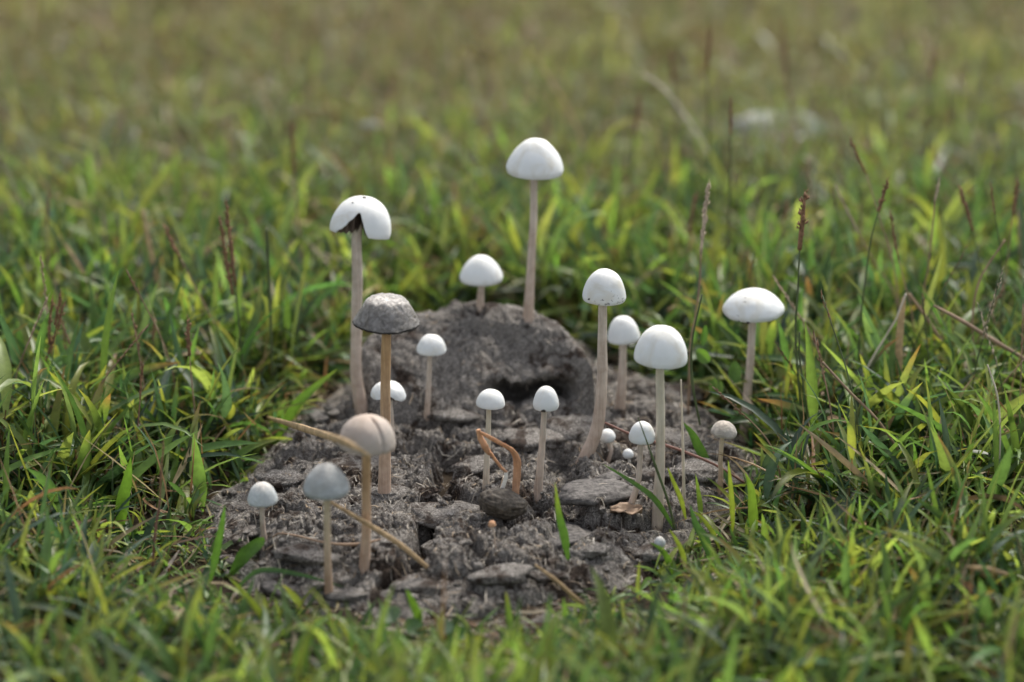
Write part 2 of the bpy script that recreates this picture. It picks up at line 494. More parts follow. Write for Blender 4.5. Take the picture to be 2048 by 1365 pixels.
def on_surface(u, v_, lift=0.0):
    """where the ray through the photo pixel meets dung or ground"""
    d = ray(u, v_)
    t_ = 0.75
    while t_ < 8:
        p = np.array([0, 0, CAM_H]) + d * t_
        if p[2] < .07 and p[2] <= hf(p[0], p[1]) + lift: return p
        t_ += 0.0012
    return on_level(u, v_)
# hollow inside the right-hand rim, with its deep hole
def blob(u, v_, z, ru, rv):
    c = on_surface(u, v_)
    return np.exp(-(((DX - c[0]) / ru) ** 2 + ((DY - c[1]) / rv) ** 2) ** 1.5)
H = base + slab
hole = np.maximum(blob(1048, 772, 0, .0150, .0058), blob(1096, 764, 0, .0115, .0052))
lip = blob(1068, 738, 0, .022, .0045)
dish = blob(1060, 715, 0, .020, .010)
nub = blob(985, 712, 0, .005, .006)
rimpoly = np.array([on_surface(*p)[:2] for p in [(905, 648), (960, 668), (1000, 705), (1014, 760), (1005, 805), (1130, 805), (1172, 775), (1145, 718), (1085, 672), (1000, 648)]])
keep_poly = poly; poly = rimpoly
bowl = sstep(-.0015, .0035, poly_sd(DX, DY) + .002 * fbm(DX * 90, DY * 90, o=3, seed=37))
poly = keep_poly
H = H - .0050 * bowl -.002 * dish - .011 * hole - .004 * nub
# cracks and sunken parts of the crust
CR = [([(745, 905), (840, 885), (930, 900), (1000, 880)], .007, .008), ([(905, 890), (880, 950), (930, 985), (1000, 995)], .006, .010),
      ([(850, 1035), (845, 1085), (810, 1120), (770, 1130)], .0045, .010), ([(850, 1035), (900, 1010), (960, 985)], .0035, .006),
      ([(1120, 900), (1140, 960), (1150, 1030), (1120, 1060)], .008, .008), ([(1150, 1018), (1230, 1028), (1330, 1010)], .006, .010),
      ([(660, 900), (560, 905), (520, 940)], .006, .007), ([(505, 1020), (515, 1075)], .0035, .008),
      ([(940, 1080), (990, 1110), (1080, 1120)], .004, .007), ([(430, 1140), (520, 1165), (620, 1165)], .006, .008),
      ([(700, 860), (640, 855)], .006, .006), ([(820, 855), (900, 850)], .004, .005), ([(880, 1170), (960, 1180), (1080, 1150), (1200, 1120)], .006, .008),
      ([(1215, 900), (1280, 925), (1340, 950)], .005, .006), ([(1010, 1040), (1080, 1010), (1085, 990)], .005, .008), ([(640, 1040), (700, 1060), (800, 1045)], .003, .004)]
for pts, wd, dp in CR:
    H -= 1.7 * trough(DX, DY, pts, wd * 1.35, dp) * np.clip(edge * 2, 0, 1)
# broken clods and fine crumb
f1, f2, cid = worley(DX * 62 + 0.35 * fbm(DX * 120, DY * 120, seed=2), DY * 62 + 0.35 * fbm(DX * 120 + 9, DY * 120, seed=4), 21)
front = 1 - 0.86 * sstep(0, 0.2, tt) * inx
H += edge * front * (0.0045 * (cid - 0.5) + 0.003 * (0.6 - f1)) - edge * front * 0.0045 * (1 - sstep(0.02, 0.16, f2 - f1)) * sstep(-0.1, 0.25, fbm(DX * 25, DY * 25, o=2, seed=31))
f1b, f2b, cidb = worley(DX * 190 + 0.4 * pn(DX * 300, DY * 300, seed=12), DY * 190, 77)
H += edge * (0.0014 * (cidb - 0.5) - 0.0012 * (1 - sstep(0.0, 0.2, f2b - f1b)))
H += edge * (.4 + .6 * front) * (0.0030 * fbm(DX * 90, DY * 90, o=5, seed=51, g=0.58))
rg = 1 - np.abs(fbm(DX * 330, DY * 330, o=3, seed=61, g=0.6)) * 2
H += edge * 0.0014 * rg * (.3 + .7 * front)
pits = sstep(0.22, 0.45, fbm(DX * 210, DY * 210, o=3, seed=91))
H -= edge * 0.0042 * pits * (.35 + .65 * front)
PX = DX + edge * 0.0016 * fbm(DX * 150, DY * 150, o=3, seed=71)
PY = DY + edge * 0.0016 * fbm(DX * 150, DY * 150, o=3, seed=72)
PY = PY - .005 * lip + .030 * hole
H = np.where(sdist < -0.004, -0.012, H)
pc = on_level(950, 960)
pat = thing('dung_pat', (pc[0], pc[1], 0), 'weathered grey cow dung pat with cracked crust and raised back slab, mushrooms growing from it', 'dung pat')
dv_ = np.stack([PX, PY, H], -1).reshape(-1, 3)
ii, jj = np.meshgrid(np.arange(NX - 1), np.arange(NY - 1), indexing='ij')
keep = (sdist[:-1, :-1] > -0.006).ravel()
a0 = (ii * NY + jj).ravel()[keep]
qd = np.stack([a0, a0 + NY, a0 + NY + 1, a0 + 1], 1)
used = np.unique(qd); remap = np.zeros(NX * NY, np.int64); remap[used] = np.arange(len(used))
big_mesh('crust', dv_[used], remap[qd], M_DUNG, pat)

# clods that sit loose on the crust
def clod(u, v_, su, sv_, hgt, seed, m=M_DUNG):
    p = on_surface(u, v_)
    k_ = mpp(p[1], v_)
    bm = bmesh.new()
    bmesh.ops.create_icosphere(bm, subdivisions=3, radius=1)
    co = np.array([q.co[:] for q in bm.verts])
    nn = fbm(co[:, 0] * 1.1 + seed, co[:, 1] * 1.1, co[:, 2] * 1.1, o=5, seed=seed, g=0.6)
    co *= (1 + 0.55 * nn)[:, None]
    co[:, 2] = np.where(co[:, 2] > 0, np.minimum(co[:, 2], 0.72 + 0.75 * fbm(co[:, 0] * 3.5 + seed, co[:, 1] * 3.5, o=5, seed=seed + 5, g=.62)), co[:, 2])
    an = random.uniform(-.5, .5)
    co = co * np.array([su * k_ / 2, sv_ * k_ / 2, hgt * .72 * k_])
    co = co @ np.array([[math.cos(an), math.sin(an), 0], [-math.sin(an), math.cos(an), 0], [0, 0, 1]])
    co += p + np.array([0, 0, hgt * k_ * 0.05])
    F = [tuple(q.index for q in f.verts) for f in bm.faces]
    bm.free()
    return mesh_obj('clod', co, F, m, pat)
CLODS = [(1150, 860, 120, 110, 38), (1060, 880, 130, 90, 22), (1190, 985, 165, 105, 20), (1110, 1075, 180, 115, 20), (880, 1030, 150, 110, 24),
         (720, 930, 150, 90, 22), (620, 1110, 150, 70, 18), (560, 960, 90, 70, 18), (500, 1060, 80, 80, 18), (850, 1170, 130, 80, 22), (1290, 1105, 130, 90, 24),
         (900, 830, 120, 60, 16), (1330, 880, 130, 80, 22), (1360, 790, 110, 80, 24), (1000, 1150, 120, 70, 20), (745, 1085, 90, 70, 18), (950, 930, 100, 70, 18),
         (1220, 960, 70, 40, 16), (1400, 940, 110, 90, 20), (590, 870, 70, 60, 18), (650, 840, 80, 60, 20), (1080, 1150, 110, 60, 20), (780, 985, 80, 60, 14), (1010, 850, 70, 40, 14), (905, 1085, 70, 50, 14),
         (1180, 1100, 80, 60, 18), (560, 1180, 90, 50, 16), (700, 1190, 110, 50, 16), (470, 1120, 70, 50, 16), (1460, 960, 90, 70, 18), (1310, 950, 80, 50, 18)]
for i, c_ in enumerate(CLODS):
    o_ = clod(*c_, seed=100 + i * 3, m=M_DAMP if i in (2, 3, 17, 20, 26) else M_DUNG)
    if i in (2, 3): o_['label'] = 'dark damp smooth clod'

# fibres of undigested straw all over the crust
def fibres(n):
    V = []; Q = []; C = []
    cols = np.array([(0.42, 0.37, 0.31), (0.30, 0.26, 0.22), (0.10, 0.075, 0.055), (0.36, 0.27, 0.18), (0.05, 0.04, 0.03), (0.50, 0.46, 0.40)])
    k = 0
    while k < n:
        i = RNG.integers(2, NX - 2); j = RNG.integers(2, NY - 2)
        if sdist[i, j] < 0 or (tt[i, j] > 0 and inx[i, j] and RNG.random() < .8): continue
        x, y = xs[i], ys[j]
        L = RNG.uniform(.002, .009) * (1.6 if RNG.random() < .08 else 1); a = RNG.uniform(0, 6.28); wd = RNG.uniform(.00012, .00032)
        cur = RNG.normal(0, 130); el = abs(RNG.normal(0, .25))
        m = 5
        s = np.linspace(0, L, m)
        px = x + np.cumsum(np.cos(a + cur * s)) * L / m; py = y + np.cumsum(np.sin(a + cur * s)) * L / m
        z0 = np.array([hf(px[q], py[q]) for q in range(m)]) if k < n else 0
        pz = 0.5 * z0 + 0.5 * z0.max() + .0004 + s * math.sin(el) * (1 - s / L * .6)
        sd_ = np.array([-math.sin(a), math.cos(a), RNG.uniform(-.6, .6)]) * wd
        b = len(V)
        for q in range(m):
            f = 1 - .5 * abs(q / (m - 1) * 2 - 1)
            c0 = np.array([px[q], py[q], pz[q]])
            V.append(c0 - sd_ * f); V.append(c0 + sd_ * f)
        Q += [(b + 2 * q, b + 2 * q + 1, b + 2 * q + 3, b + 2 * q + 2) for q in range(m - 1)]
        C += [cols[RNG.integers(len(cols))] * RNG.uniform(.7, 1.2)] * (2 * m)
        k += 1
    o = big_mesh('straw_fibres', V, Q, M_DRYLEAF, pat, np.array(C))
    tag(o, kind='stuff')
fibres(4200)

# ------------------------------------------------------------------ mushrooms
PROFILES = {   # (radius, height) from apex to rim, both 0..1
    'conical': [(0, 1), (.20, .98), (.43, .885), (.66, .70), (.86, .46), (.97, .24), (1, .12), (.965, 0)],
    'bell': [(0, 1), (.25, .972), (.50, .88), (.74, .68), (.91, .40), (.985, .18), (1, .09), (.97, 0)],
    'dome': [(0, 1), (.28, .965), (.54, .86), (.76, .68), (.92, .42), (.99, .18), (1, .08), (.985, 0)],
    'convex': [(0, 1), (.25, .975), (.50, .88), (.74, .68), (.92, .42), (1, .22), (.985, .07), (.95, 0)],
    'egg': [(0, 1), (.30, .96), (.58, .84), (.80, .64), (.95, .38), (1, .20), (.975, .06), (.93, 0)],
    'ball': [(0, 1), (.38, .95), (.72, .80), (.94, .58), (1, .40), (.92, .20), (.68, .05), (.40, 0)],
    'flattop': [(0, .97), (.22, .99), (.45, .985), (.58, .92), (.69, .72), (.83, .43), (.95, .18), (1, .07), (.995, 0)],
}
def make_cap(root, centre, Rr, Hh, prof, m, roll=0.0, pitch=0.0, spin=0.0, rimwave=0.0, lump=0.012, seed=0, notch=None, cleft=None,
             ragged=0.0, wrinkle=0.0, rim_mat=None, gills=False, lip=0.0, thick=0.10):
    nT, nP = 96, 26
    P = spline(PROFILES[prof], 60)
    th = np.linspace(0, 2 * math.pi, nT, endpoint=False)
    tmax = np.ones(nT)
    if notch:
        for ang, hl, hr, depth, pw in notch:
            dd = (th - ang + math.pi) % (2 * math.pi) - math.pi
            dd = np.where(dd < 0, -dd / hl, dd / hr) + .10 * pn(th * 9, th * 0 + 3, seed=6)
            tmax = np.minimum(tmax, 1 - depth * np.clip(1 - dd, 0, 1) ** pw)
    if ragged:
        tmax -= ragged * np.clip(pn(th / (2 * math.pi) * 40, th * 0 + seed, seed=3) + .35 * RNG.random(nT), 0, 1)
    def surf(inner):
        out = np.zeros((nP, nT, 3))
        for j in range(nT):
            tj = np.linspace(0, 1, nP) ** 0.85 * tmax[j]
            ix = tj * 59
            r = np.interp(ix, range(60), P[:, 0]); z = np.interp(ix, range(60), P[:, 1])
            if inner:
                f = np.linspace(0, 1, nP)
                tk = thick * (1 - .45 * f)
                r = np.maximum(r - tk * .9 * f, 0); z = z - tk * (1.25 - 1.25 * f)
            out[:, j, 0] = r * math.cos(th[j]); out[:, j, 1] = r * math.sin(th[j]); out[:, j, 2] = z
        return out
    def finish(A, inner):
        rr = np.hypot(A[..., 0], A[..., 1])
        wv = 1 + rimwave * rr ** 3 * pn(np.cos(th) * 1.6 + seed, np.sin(th) * 1.6, seed=8)[None, :] * 2
        A[..., 0] *= wv; A[..., 1] *= wv
        A[..., 2] += rimwave * .8 * rr ** 2 * pn(np.cos(th) * 1.3 - seed, np.sin(th) * 1.3 + 4, seed=9)[None, :]
        nz = lump * fbm(A[..., 0] * 2 + seed, A[..., 1] * 2, A[..., 2] * 2, o=3, seed=seed)
        if wrinkle and not inner:
            q = fbm(A[..., 0] * 4.5 + seed, A[..., 1] * 4.5, A[..., 2] * 4.5, o=4, seed=seed + 2)
            nz = nz + wrinkle * (0.5 - np.abs(q) * 1.6)
        A *= (1 + nz)[..., None]
        if cleft:
            ang, wid, dep = cleft
            dd = (np.arctan2(A[..., 1], A[..., 0]) - ang + math.pi) % (2 * math.pi) - math.pi
            q = dep * np.exp(-(dd * np.maximum(rr, .12) / wid) ** 2) * sstep(.0, .35, rr)
            A *= (1 - q)[..., None]
        if lip:
            A[..., 2] += lip * rr ** 4 * np.cos(th * 2)[None, :]
        return A
    O = finish(surf(False), False); I = finish(surf(True), True)
    S = np.array([Rr, Rr, Hh])
    M = np.array((Matrix.Rotation(roll, 3, 'Y') @ Matrix.Rotation(pitch, 3, 'X') @ Matrix.Rotation(spin, 3, 'Z')))
    to = lambda A: (A * S) @ M.T + centre
    V = np.vstack([to(O).reshape(-1, 3), to(I).reshape(-1, 3)])
    F = []; MI = []
    o2 = nP * nT
    for i in range(nP - 1):
        for j in range(nT):
            j2 = (j + 1) % nT
            F.append((i * nT + j, (i + 1) * nT + j, (i + 1) * nT + j2, i * nT + j2)); MI.append(2 if (rim_mat and i >= nP - 5) else 0)
            F.append((o2 + i * nT + j, o2 + i * nT + j2, o2 + (i + 1) * nT + j2, o2 + (i + 1) * nT + j)); MI.append(1)
    e = (nP - 1) * nT
    for j in range(nT):
        j2 = (j + 1) % nT
        F.append((e + j, o2 + e + j, o2 + e + j2, e + j2)); MI.append(2 if rim_mat else 0)
    cap = mesh_obj('cap', V, F, [m, M_GILL, rim_mat or m], root, mat_idx=MI)
    if gills:       # thin radial plates under the cap
        GV = []; GF = []
        ng = 64
        for g_ in range(ng):
            j = int(g_ * nT / ng)
            col_ = I[:, j]
            b = len(GV)
            ids = np.linspace(3, nP - 2, 7).astype(int)
            for q in ids:
                p = col_[q]
                r_ = math.hypot(p[0], p[1])
                GV.append(p * np.array([.995, .995, 1.0]) + [0, 0, .02]); GV.append(np.array([p[0] * .98, p[1] * .98, min(p[2] - .02, .34 * (1 - r_) - .01)]))
            GF += [(b + 2 * q, b + 2 * q + 1, b + 2 * q + 3, b + 2 * q + 2) for q in range(len(ids) - 1)]
        mesh_obj('gills', to(np.array(GV)), GF, M_GILLPLATE, root, smooth=False)
    return cap, (lambda ang, t: (lambda jj, ii_: to(O)[ii_, jj])(int(ang / (2 * math.pi) * nT) % nT, int(t * (nP - 1))))
M_GILLPLATE = plain('gill_plates', (0.17, 0.13, 0.10), 0.8, 0.4, 600)

FEET = []
MUSH = 'white and greyish mushrooms growing from the dung pat'
def mushroom(label, box, stem, widths, prof, m, sm, dy_top=0.0, group=MUSH, embed=.004, **kw):
    """box = left, right, top, bottom of the cap in photo pixels; stem = pixels from under the cap down to the foot"""
    l, r_, tp, bt = box
    foot = on_surface(*stem[-1])
    root = thing('mushroom', foot, label, 'mushroom', group)
    y0 = foot[1]
    yt = y0 + dy_top
    k_ = mpp(yt, (tp + bt) / 2)
    Rr = (r_ - l) / 2 * k_
    pv = PITCH + math.atan(((tp + bt) / 2 - 682.5) / FPX)
    sn, cs = math.sin(pv), math.cos(pv)
    f_rim = {'ball': .35, 'egg': .8}.get(prof, .96)
    rim_dip = (r_ - l) / 2 * sn * f_rim
    Hh = max((bt - tp - rim_dip * .95) * k_ / cs * .92, Rr * .5) * (.9 if prof == 'flattop' else 1)
    c = on_plane((l + r_) / 2, bt - rim_dip, yt)
    n_ = len(stem)
    pts = []
    for i, (u, v_) in enumerate(stem):
        f = i / (n_ - 1)
        pts.append(on_plane(u, v_, yt + (y0 - yt) * f))
    pts[-1] = foot - np.array([0, 0, embed])
    roll = kw.get('roll', 0.0)
    axis = np.array([math.sin(roll), 0, math.cos(roll)])
    top_in = c + axis * Hh * .72
    ln_ = len(pts) - 1
    for i in range(1, ln_): pts[i] = pts[i] + np.array([random.uniform(-1, 1), random.uniform(-1, 1), 0]) * widths[0] * .10 * k_
    path = spline([top_in] + [c * .5 + pts[0] * .5 if False else pts[0]] + pts[1:], 34)
    rad = [widths[0] * .5 * k_ * .9] + [q * .5 * k_ for q in widths]
    rad[-1] *= 1.14
    FEET.append((foot, rad[-1]))
    V, F = tube(path, rad, 14, wob=.10, seed=int(foot[0] * 9000) % 97)
    cap, at = make_cap(root, c, Rr, Hh, prof, m, **kw)
    mesh_obj('stem', V, F, sm, root)
    return root, at, k_
def specks(root, at, k_, marks):
    for ang, t_, sz in marks:
        p = at(ang, t_)
        bm = bmesh.new(); bmesh.ops.create_icosphere(bm, subdivisions=2, radius=1)
        co = np.array([q.co[:] for q in bm.verts])
        co *= (1 + .8 * fbm(co[:, 0] * 1.6 + sz, co[:, 1] * 1.6, co[:, 2] * 1.6, o=2, seed=int(ang * 50)))[:, None]
        F = [tuple(q.index for q in f.verts) for f in bm.faces]; bm.free()
        mesh_obj('dirt_speck', co * np.array([sz, .35 * sz, .6 * sz]) * k_ + p, F, M_SPOT, root)
PI = math.pi
FR = 1.5 * PI       # the side of a cap that faces the camera

# the tall split one at the back left
r0, at, k_ = mushroom('tall white mushroom with a wedge torn out of its cap showing dark gills', (659, 783, 389, 484),
    [(714, 470), (714, 560), (712, 680), (714, 760), (728, 830)], [20, 22, 23, 25, 27], 'dome', M_CAP, M_STEM, roll=R(8), pitch=R(-8), seed=3,
    notch=[(FR - .10, .80, .40, .56, .60)], rimwave=.05, gills=True, thick=.10)
specks(r0, at, k_, [(FR - .05, .22, 4.5), (FR - .6, .38, 2.5)])
mushroom('tallest white conical mushroom on a long stem behind the slab', (1012, 1127, 273, 360),
    [(1068, 352), (1066, 430), (1061, 540), (1055, 640)], [14, 15, 17, 21], 'conical', M_CAP, M_STEM, seed=5, roll=R(2), lump=.02)
mushroom('medium white pointed mushroom whose short stem rises just behind the slab crest', (919, 1006, 508, 573),
    [(963, 566), (962, 590), (960, 616)], [14, 14, 16], 'conical', M_CAP, M_STEM, seed=8, lump=.015)
r0, at, k_ = mushroom('white egg-topped mushroom on a thick stem that curves to a foot at lower left', (1164, 1252, 535, 612),
    [(1206, 604), (1206, 680), (1204, 770), (1194, 860), (1163, 916)], [17, 19, 22, 26, 24], 'bell', M_CAPS, M_STEM, seed=12, roll=R(2), lump=.025)
specks(r0, at, k_, [(FR - .75, .72, 3)])
mushroom('white mushroom half hidden behind the plain bell-capped mushroom, grass tips crossing its cap', (1215, 1281, 629, 690),
    [(1246, 684), (1244, 740), (1239, 822)], [15, 16, 20], 'bell', M_CAP, M_STEM, seed=14, roll=R(-5))
mushroom('large plain white bell mushroom leaning slightly, on a creamy stem right of centre', (1267, 1374, 648, 738),
    [(1320, 730), (1322, 830), (1320, 940), (1314, 1046)], [17, 18, 20, 22], 'dome', M_CAP, M_STEMW, seed=17, roll=R(4), lump=.02)
r0, at, k_ = mushroom('broad flat white mushroom standing in the grass at the right of the pat', (1446, 1568, 578, 646),
    [(1505, 638), (1501, 720), (1494, 800), (1489, 882)], [15, 16, 18, 21], 'convex', M_CAPS, M_STEM, seed=21, roll=R(-2), lump=.03, rimwave=.03)
specks(r0, at, k_, [(FR - .25, .93, 4), (FR - .55, .9, 2.5)])
mushroom('dark grey wrinkled mushroom with a ragged black rim and a brown stem', (707, 838, 588, 668),
    [(773, 660), (772, 760), (771, 870), (768, 994)], [20, 20, 22, 25], 'flattop', M_CAPGREY, M_STEMB, seed=25, lump=.03, rimwave=.03,
    ragged=.06, wrinkle=.07, rim_mat=M_RIM, roll=R(2))
mushroom('small white bell mushroom on a thin stem against the grey slab face', (833, 893, 668, 713),
    [(860, 706), (857, 770), (852, 840)], [9, 10, 12], 'bell', M_CAPS, M_STEM, seed=28, lump=.03)
mushroom('small saddle-shaped white mushroom half hidden by the brown stem of the grey one', (741, 812, 762, 806),
    [(779, 796), (783, 840), (782, 900)], [10, 11, 12], 'dome', M_CAP, M_STEM, seed=31, notch=[(FR + .15, .9, .7, .42, .6)], roll=R(5), lump=.05, gills=True)
mushroom('small white rounded mushroom standing behind the bent orange stem', (952, 1010, 778, 820),
    [(978, 813), (977, 880), (974, 930), (970, 988)], [10, 11, 12, 14], 'dome', M_CAP, M_STEMW, seed=33, roll=R(3))
r0, at, k_ = mushroom('white egg-shaped mushroom with one dark speck on its rim', (1066, 1118, 770, 823),
    [(1089, 817), (1085, 880), (1080, 935), (1074, 988)], [11, 13, 15, 18], 'egg', M_CAP, M_STEM, seed=36)
specks(r0, at, k_, [(FR - .15, .86, 5), (FR - .3, .95, 2.5)])
mushroom('small round white button mushroom beside the foot of the curved stem', (1198, 1231, 857, 886),
    [(1217, 883), (1222, 905), (1214, 926)], [9, 9, 11], 'ball', M_CAP, M_STEM, seed=38, embed=.002)
mushroom('tiny white button mushroom, smaller of the two round buttons on the pat', (1245, 1267, 897, 918),
    [(1257, 915), (1259, 924), (1262, 934)], [6, 6, 6], 'ball', M_CAP, M_WHITESTUB, seed=40, embed=.002)
mushroom('round white mushroom on a thin stem bent at the foot, left of the creamy stem', (1257, 1310, 841, 889),
    [(1282, 884), (1280, 930), (1274, 970), (1256, 1012)], [10, 11, 12, 13], 'egg', M_CAP, M_STEM, seed=43, roll=R(2))
mushroom('small dry brownish mushroom with a peeling cap near the grass at right', (1420, 1474, 842, 878),
    [(1445, 872), (1440, 920), (1442, 950), (1438, 988)], [9, 9, 10, 12], 'convex', M_CAPDRY, M_STEMT, seed=46, roll=R(8), lump=.06, rimwave=.1)
mushroom('pinkish beige mushroom with a deep crease down its cap, on a brown stem in front', (676, 792, 828, 911),
    [(733, 903), (732, 990), (731, 1060), (727, 1142)], [18, 18, 19, 21], 'dome', M_CAPPINK, M_STEMB, seed=49, roll=R(4),
    cleft=(FR + .66, .05, .10), lump=.03, rimwave=.03)
mushroom('blue-grey conical mushroom nearest the camera on a slim tan stem', (607, 700, 925, 1001),
    [(654, 994), (655, 1060), (656, 1120), (658, 1188)], [14, 14, 15, 17], 'conical', M_CAPBLUE, M_STEMT, seed=52, lump=.03)
mushroom('small pale crackled bell mushroom at the left edge of the pat', (495, 556, 963, 1015),
    [(524, 1008), (526, 1045), (531, 1086)], [10, 10, 12], 'bell', M_CAPC, M_STEM, seed=55, lump=.03)
mushroom('tiny greyish button mushroom poking up between grass blades at lower right', (1308, 1331, 1072, 1097),
    [(1319, 1094), (1318, 1106), (1318, 1118)], [7, 7, 8], 'ball', M_CAPC, M_WHITESTUB, seed=57, embed=.002)
mushroom('tiny pinkish bud mushroom in the grass at the foot of the broad flat mushroom', (1481, 1495, 899, 912),
    [(1488, 909), (1492, 926), (1494, 944)], [5, 5, 6], 'ball', M_CAPPINK, M_STEM, seed=58, embed=.002)
mushroom('tiny orange-brown pin mushroom on a thread stem just below the shrivelled dark cap', (976, 992, 1041, 1055),
    [(985, 1053), (990, 1080), (989, 1108)], [3, 3, 3], 'dome', M_ORANGE, M_STEM, seed=59, embed=.002)

# the collapsed one: a twisted orange stem bent over twice, its dark shrivelled cap on the crust
pn_ = on_surface(1005, 1034)
root = thing('collapsed_mushroom', pn_, 'collapsed mushroom with dark shrivelled cap and bent orange stem, centre of the pat', 'mushroom')
kk = mpp(pn_[1], 1010)
yb = pn_[1] - .001
bm = bmesh.new(); bmesh.ops.create_icosphere(bm, subdivisions=5, radius=1)
co = np.array([q.co[:] for q in bm.verts])
co *= (1 + .18 * fbm(co[:, 0] * 1.3 + 4, co[:, 1] * 1.3, co[:, 2] * 1.3, o=2, seed=5) + .11 * pn(co[:, 0] * 1.5, co[:, 1] * 1.5 + 3, co[:, 2] * 7, 6)
       + .035 * (0.5 - np.abs(fbm(co[:, 0] * 2.5, co[:, 1] * 2.5, co[:, 2] * 7, o=3, seed=16))))[:, None]
co = co * np.array([48, 36, 28]) * kk
ca, sa = math.cos(R(12)), math.sin(R(12))
co = co @ np.array([[ca, 0, -sa], [0, 1, 0], [sa, 0, ca]])
F = [tuple(q.index for q in f.verts) for f in bm.faces]; bm.free()
ncen = on_plane(1006, 1009, pn_[1] - .004)
mesh_obj('cap', co + ncen, F, M_NUT, root)
def bend(pts, wid, m, name, flat, dys, tw=0.0, n_=40, lin=False):
    p3 = [on_plane(u, v_, yb + d) for (u, v_), d in zip(pts, dys)]
    V, F = tube(spline(p3, n_), [q * .5 * kk for q in wid], 12, flat=flat, wob=.3, seed=4, twist=tw)
    return mesh_obj(name, V, F, m, root)
bend([(1031, 992), (1034, 950), (1034, 922), (1026, 903), (1012, 893), (990, 881), (971, 871), (958, 864)], [15, 16, 15, 11, 9, 10, 9, 7], M_ORANGE, 'stem', .5, [.004, .006, .005, .003, .001, 0, -.001, -.001], 1.5)
bend([(956, 860), (961, 876), (968, 890), (976, 903), (985, 912)], [9, 11, 14, 12, 7], M_ORANGE, 'stem', .6, [-.001, 0, 0, .001, .002], .8)
bend([(980, 905), (992, 922), (1003, 936), (1013, 945)], [5, 6, 6, 6], M_ORANGE, 'stem', .7, [.0, .002, .003, .004], .5)
bend([(1012, 944), (1012, 955), (1008, 968), (1002, 984)], [7, 8, 8, 8], M_WHITESTUB, 'stem_stub', .7, [.004, .004, .004, .004])

# small dead leaf scraps and debris resting on the pat
def scrap(name, label, u, v_, wpx, hpx, m, seed, cat='dead leaf', lift=0.0, rise=0.0):
    p = on_surface(u, v_)
    if lift: p = on_level(u, v_, lift)
    k_ = mpp(p[1], v_)
    root = None
    nu, nv = 14, 10
    V = []
    for i in range(nu):
        for j in range(nv):
            a, c = i / (nu - 1) * 2 - 1, j / (nv - 1) * 2 - 1
            wd = math.sqrt(max(1 - a * a, .04))
            x, y = a * wpx / 2 * k_, c * wd * hpx / 2 * k_ * 1.2
            z = (.35 * hpx * k_) * float(fbm(np.array([a * 1.3 + seed]), np.array([c * 1.3]), o=3, seed=seed)[0]) + abs(c) * .25 * hpx * k_ + .0015 + rise * y
            V.append(p + np.array([x, y, z]))
    F = [(i * nv + j, (i + 1) * nv + j, (i + 1) * nv + j + 1, i * nv + j + 1) for i in range(nu - 1) for j in range(nv - 1)]
    o = mesh_obj(name, np.array(V), F, m)
    o.data.transform(Matrix.Translation(-Vector(p))); o.location = p
    md = o.modifiers.new('thick', 'SOLIDIFY'); md.thickness = .0005
    return tag(o, label, cat)
scrap('dead_leaf', 'crumpled brown scrap of dead leaf below the bent pinkish stem foot', 1252, 1030, 62, 36, M_STALKB, 61)
scrap('dead_leaf', 'dark curled dead leaf lying in the grass far left behind the pat', 470, 560, 120, 70, M_DEADLEAF, 63, 'dead leaf', .022)
scrap('litter_scrap', 'pale blurred scrap of litter lying in the grass at upper right', 1550, 272, 200, 80, M_LITTER, 65, 'litter', .013, .25)
scrap('petal', 'small pale blurred petal in the grass above the split-capped mushroom', 738, 258, 30, 26, M_LITTER, 66, 'petal', .03)

# crumbs of broken crust, pushed up round the stems and strewn over the pat
def crumbs(n):
    bm = bmesh.new(); bmesh.ops.create_icosphere(bm, subdivisions=1, radius=1)
    c0 = np.array([q.co[:] for q in bm.verts]); f0 = np.array([[q.index for q in f.verts] for f in bm.faces]); bm.free()
    spots = []
    for ft, rd in FEET:
        for _ in range(9):
            a = RNG.uniform(0, 6.28); d = rd * RNG.uniform(.9, 2.2)
            spots.append((ft[0] + math.cos(a) * d, ft[1] + math.sin(a) * d, RNG.uniform(.0006, .0016)))
    while len(spots) < n:
        i = RNG.integers(2, NX - 2); j = RNG.integers(2, NY - 2)
        if sdist[i, j] > 0 and tt[i, j] < 0.1: spots.append((xs[i], ys[j], RNG.gamma(2, .00045) + .0004))
    V = []; F = []
    for q, (x, y, r) in enumerate(spots):
        if float(poly_sd(np.array([x]), np.array([y]))[0]) < 0: continue
        cc = c0 * (1 + RNG.normal(0, .22, (len(c0), 1))) * np.array([1.2, 1, .75]) * r
        a = RNG.uniform(0, 6.28); ca, sa = math.cos(a), math.sin(a)
        cc = cc @ np.array([[ca, sa, 0], [-sa, ca, 0], [0, 0, 1]])
        F.append(f0 + len(V) * len(c0)); V.append(cc + np.array([x, y, hf(x, y) + r * .3]))
    o = big_mesh('crumbs', np.vstack(V), np.vstack(F), M_DUNG, pat, smooth=False, tris=True)
    tag(o, kind='stuff')
crumbs(900)

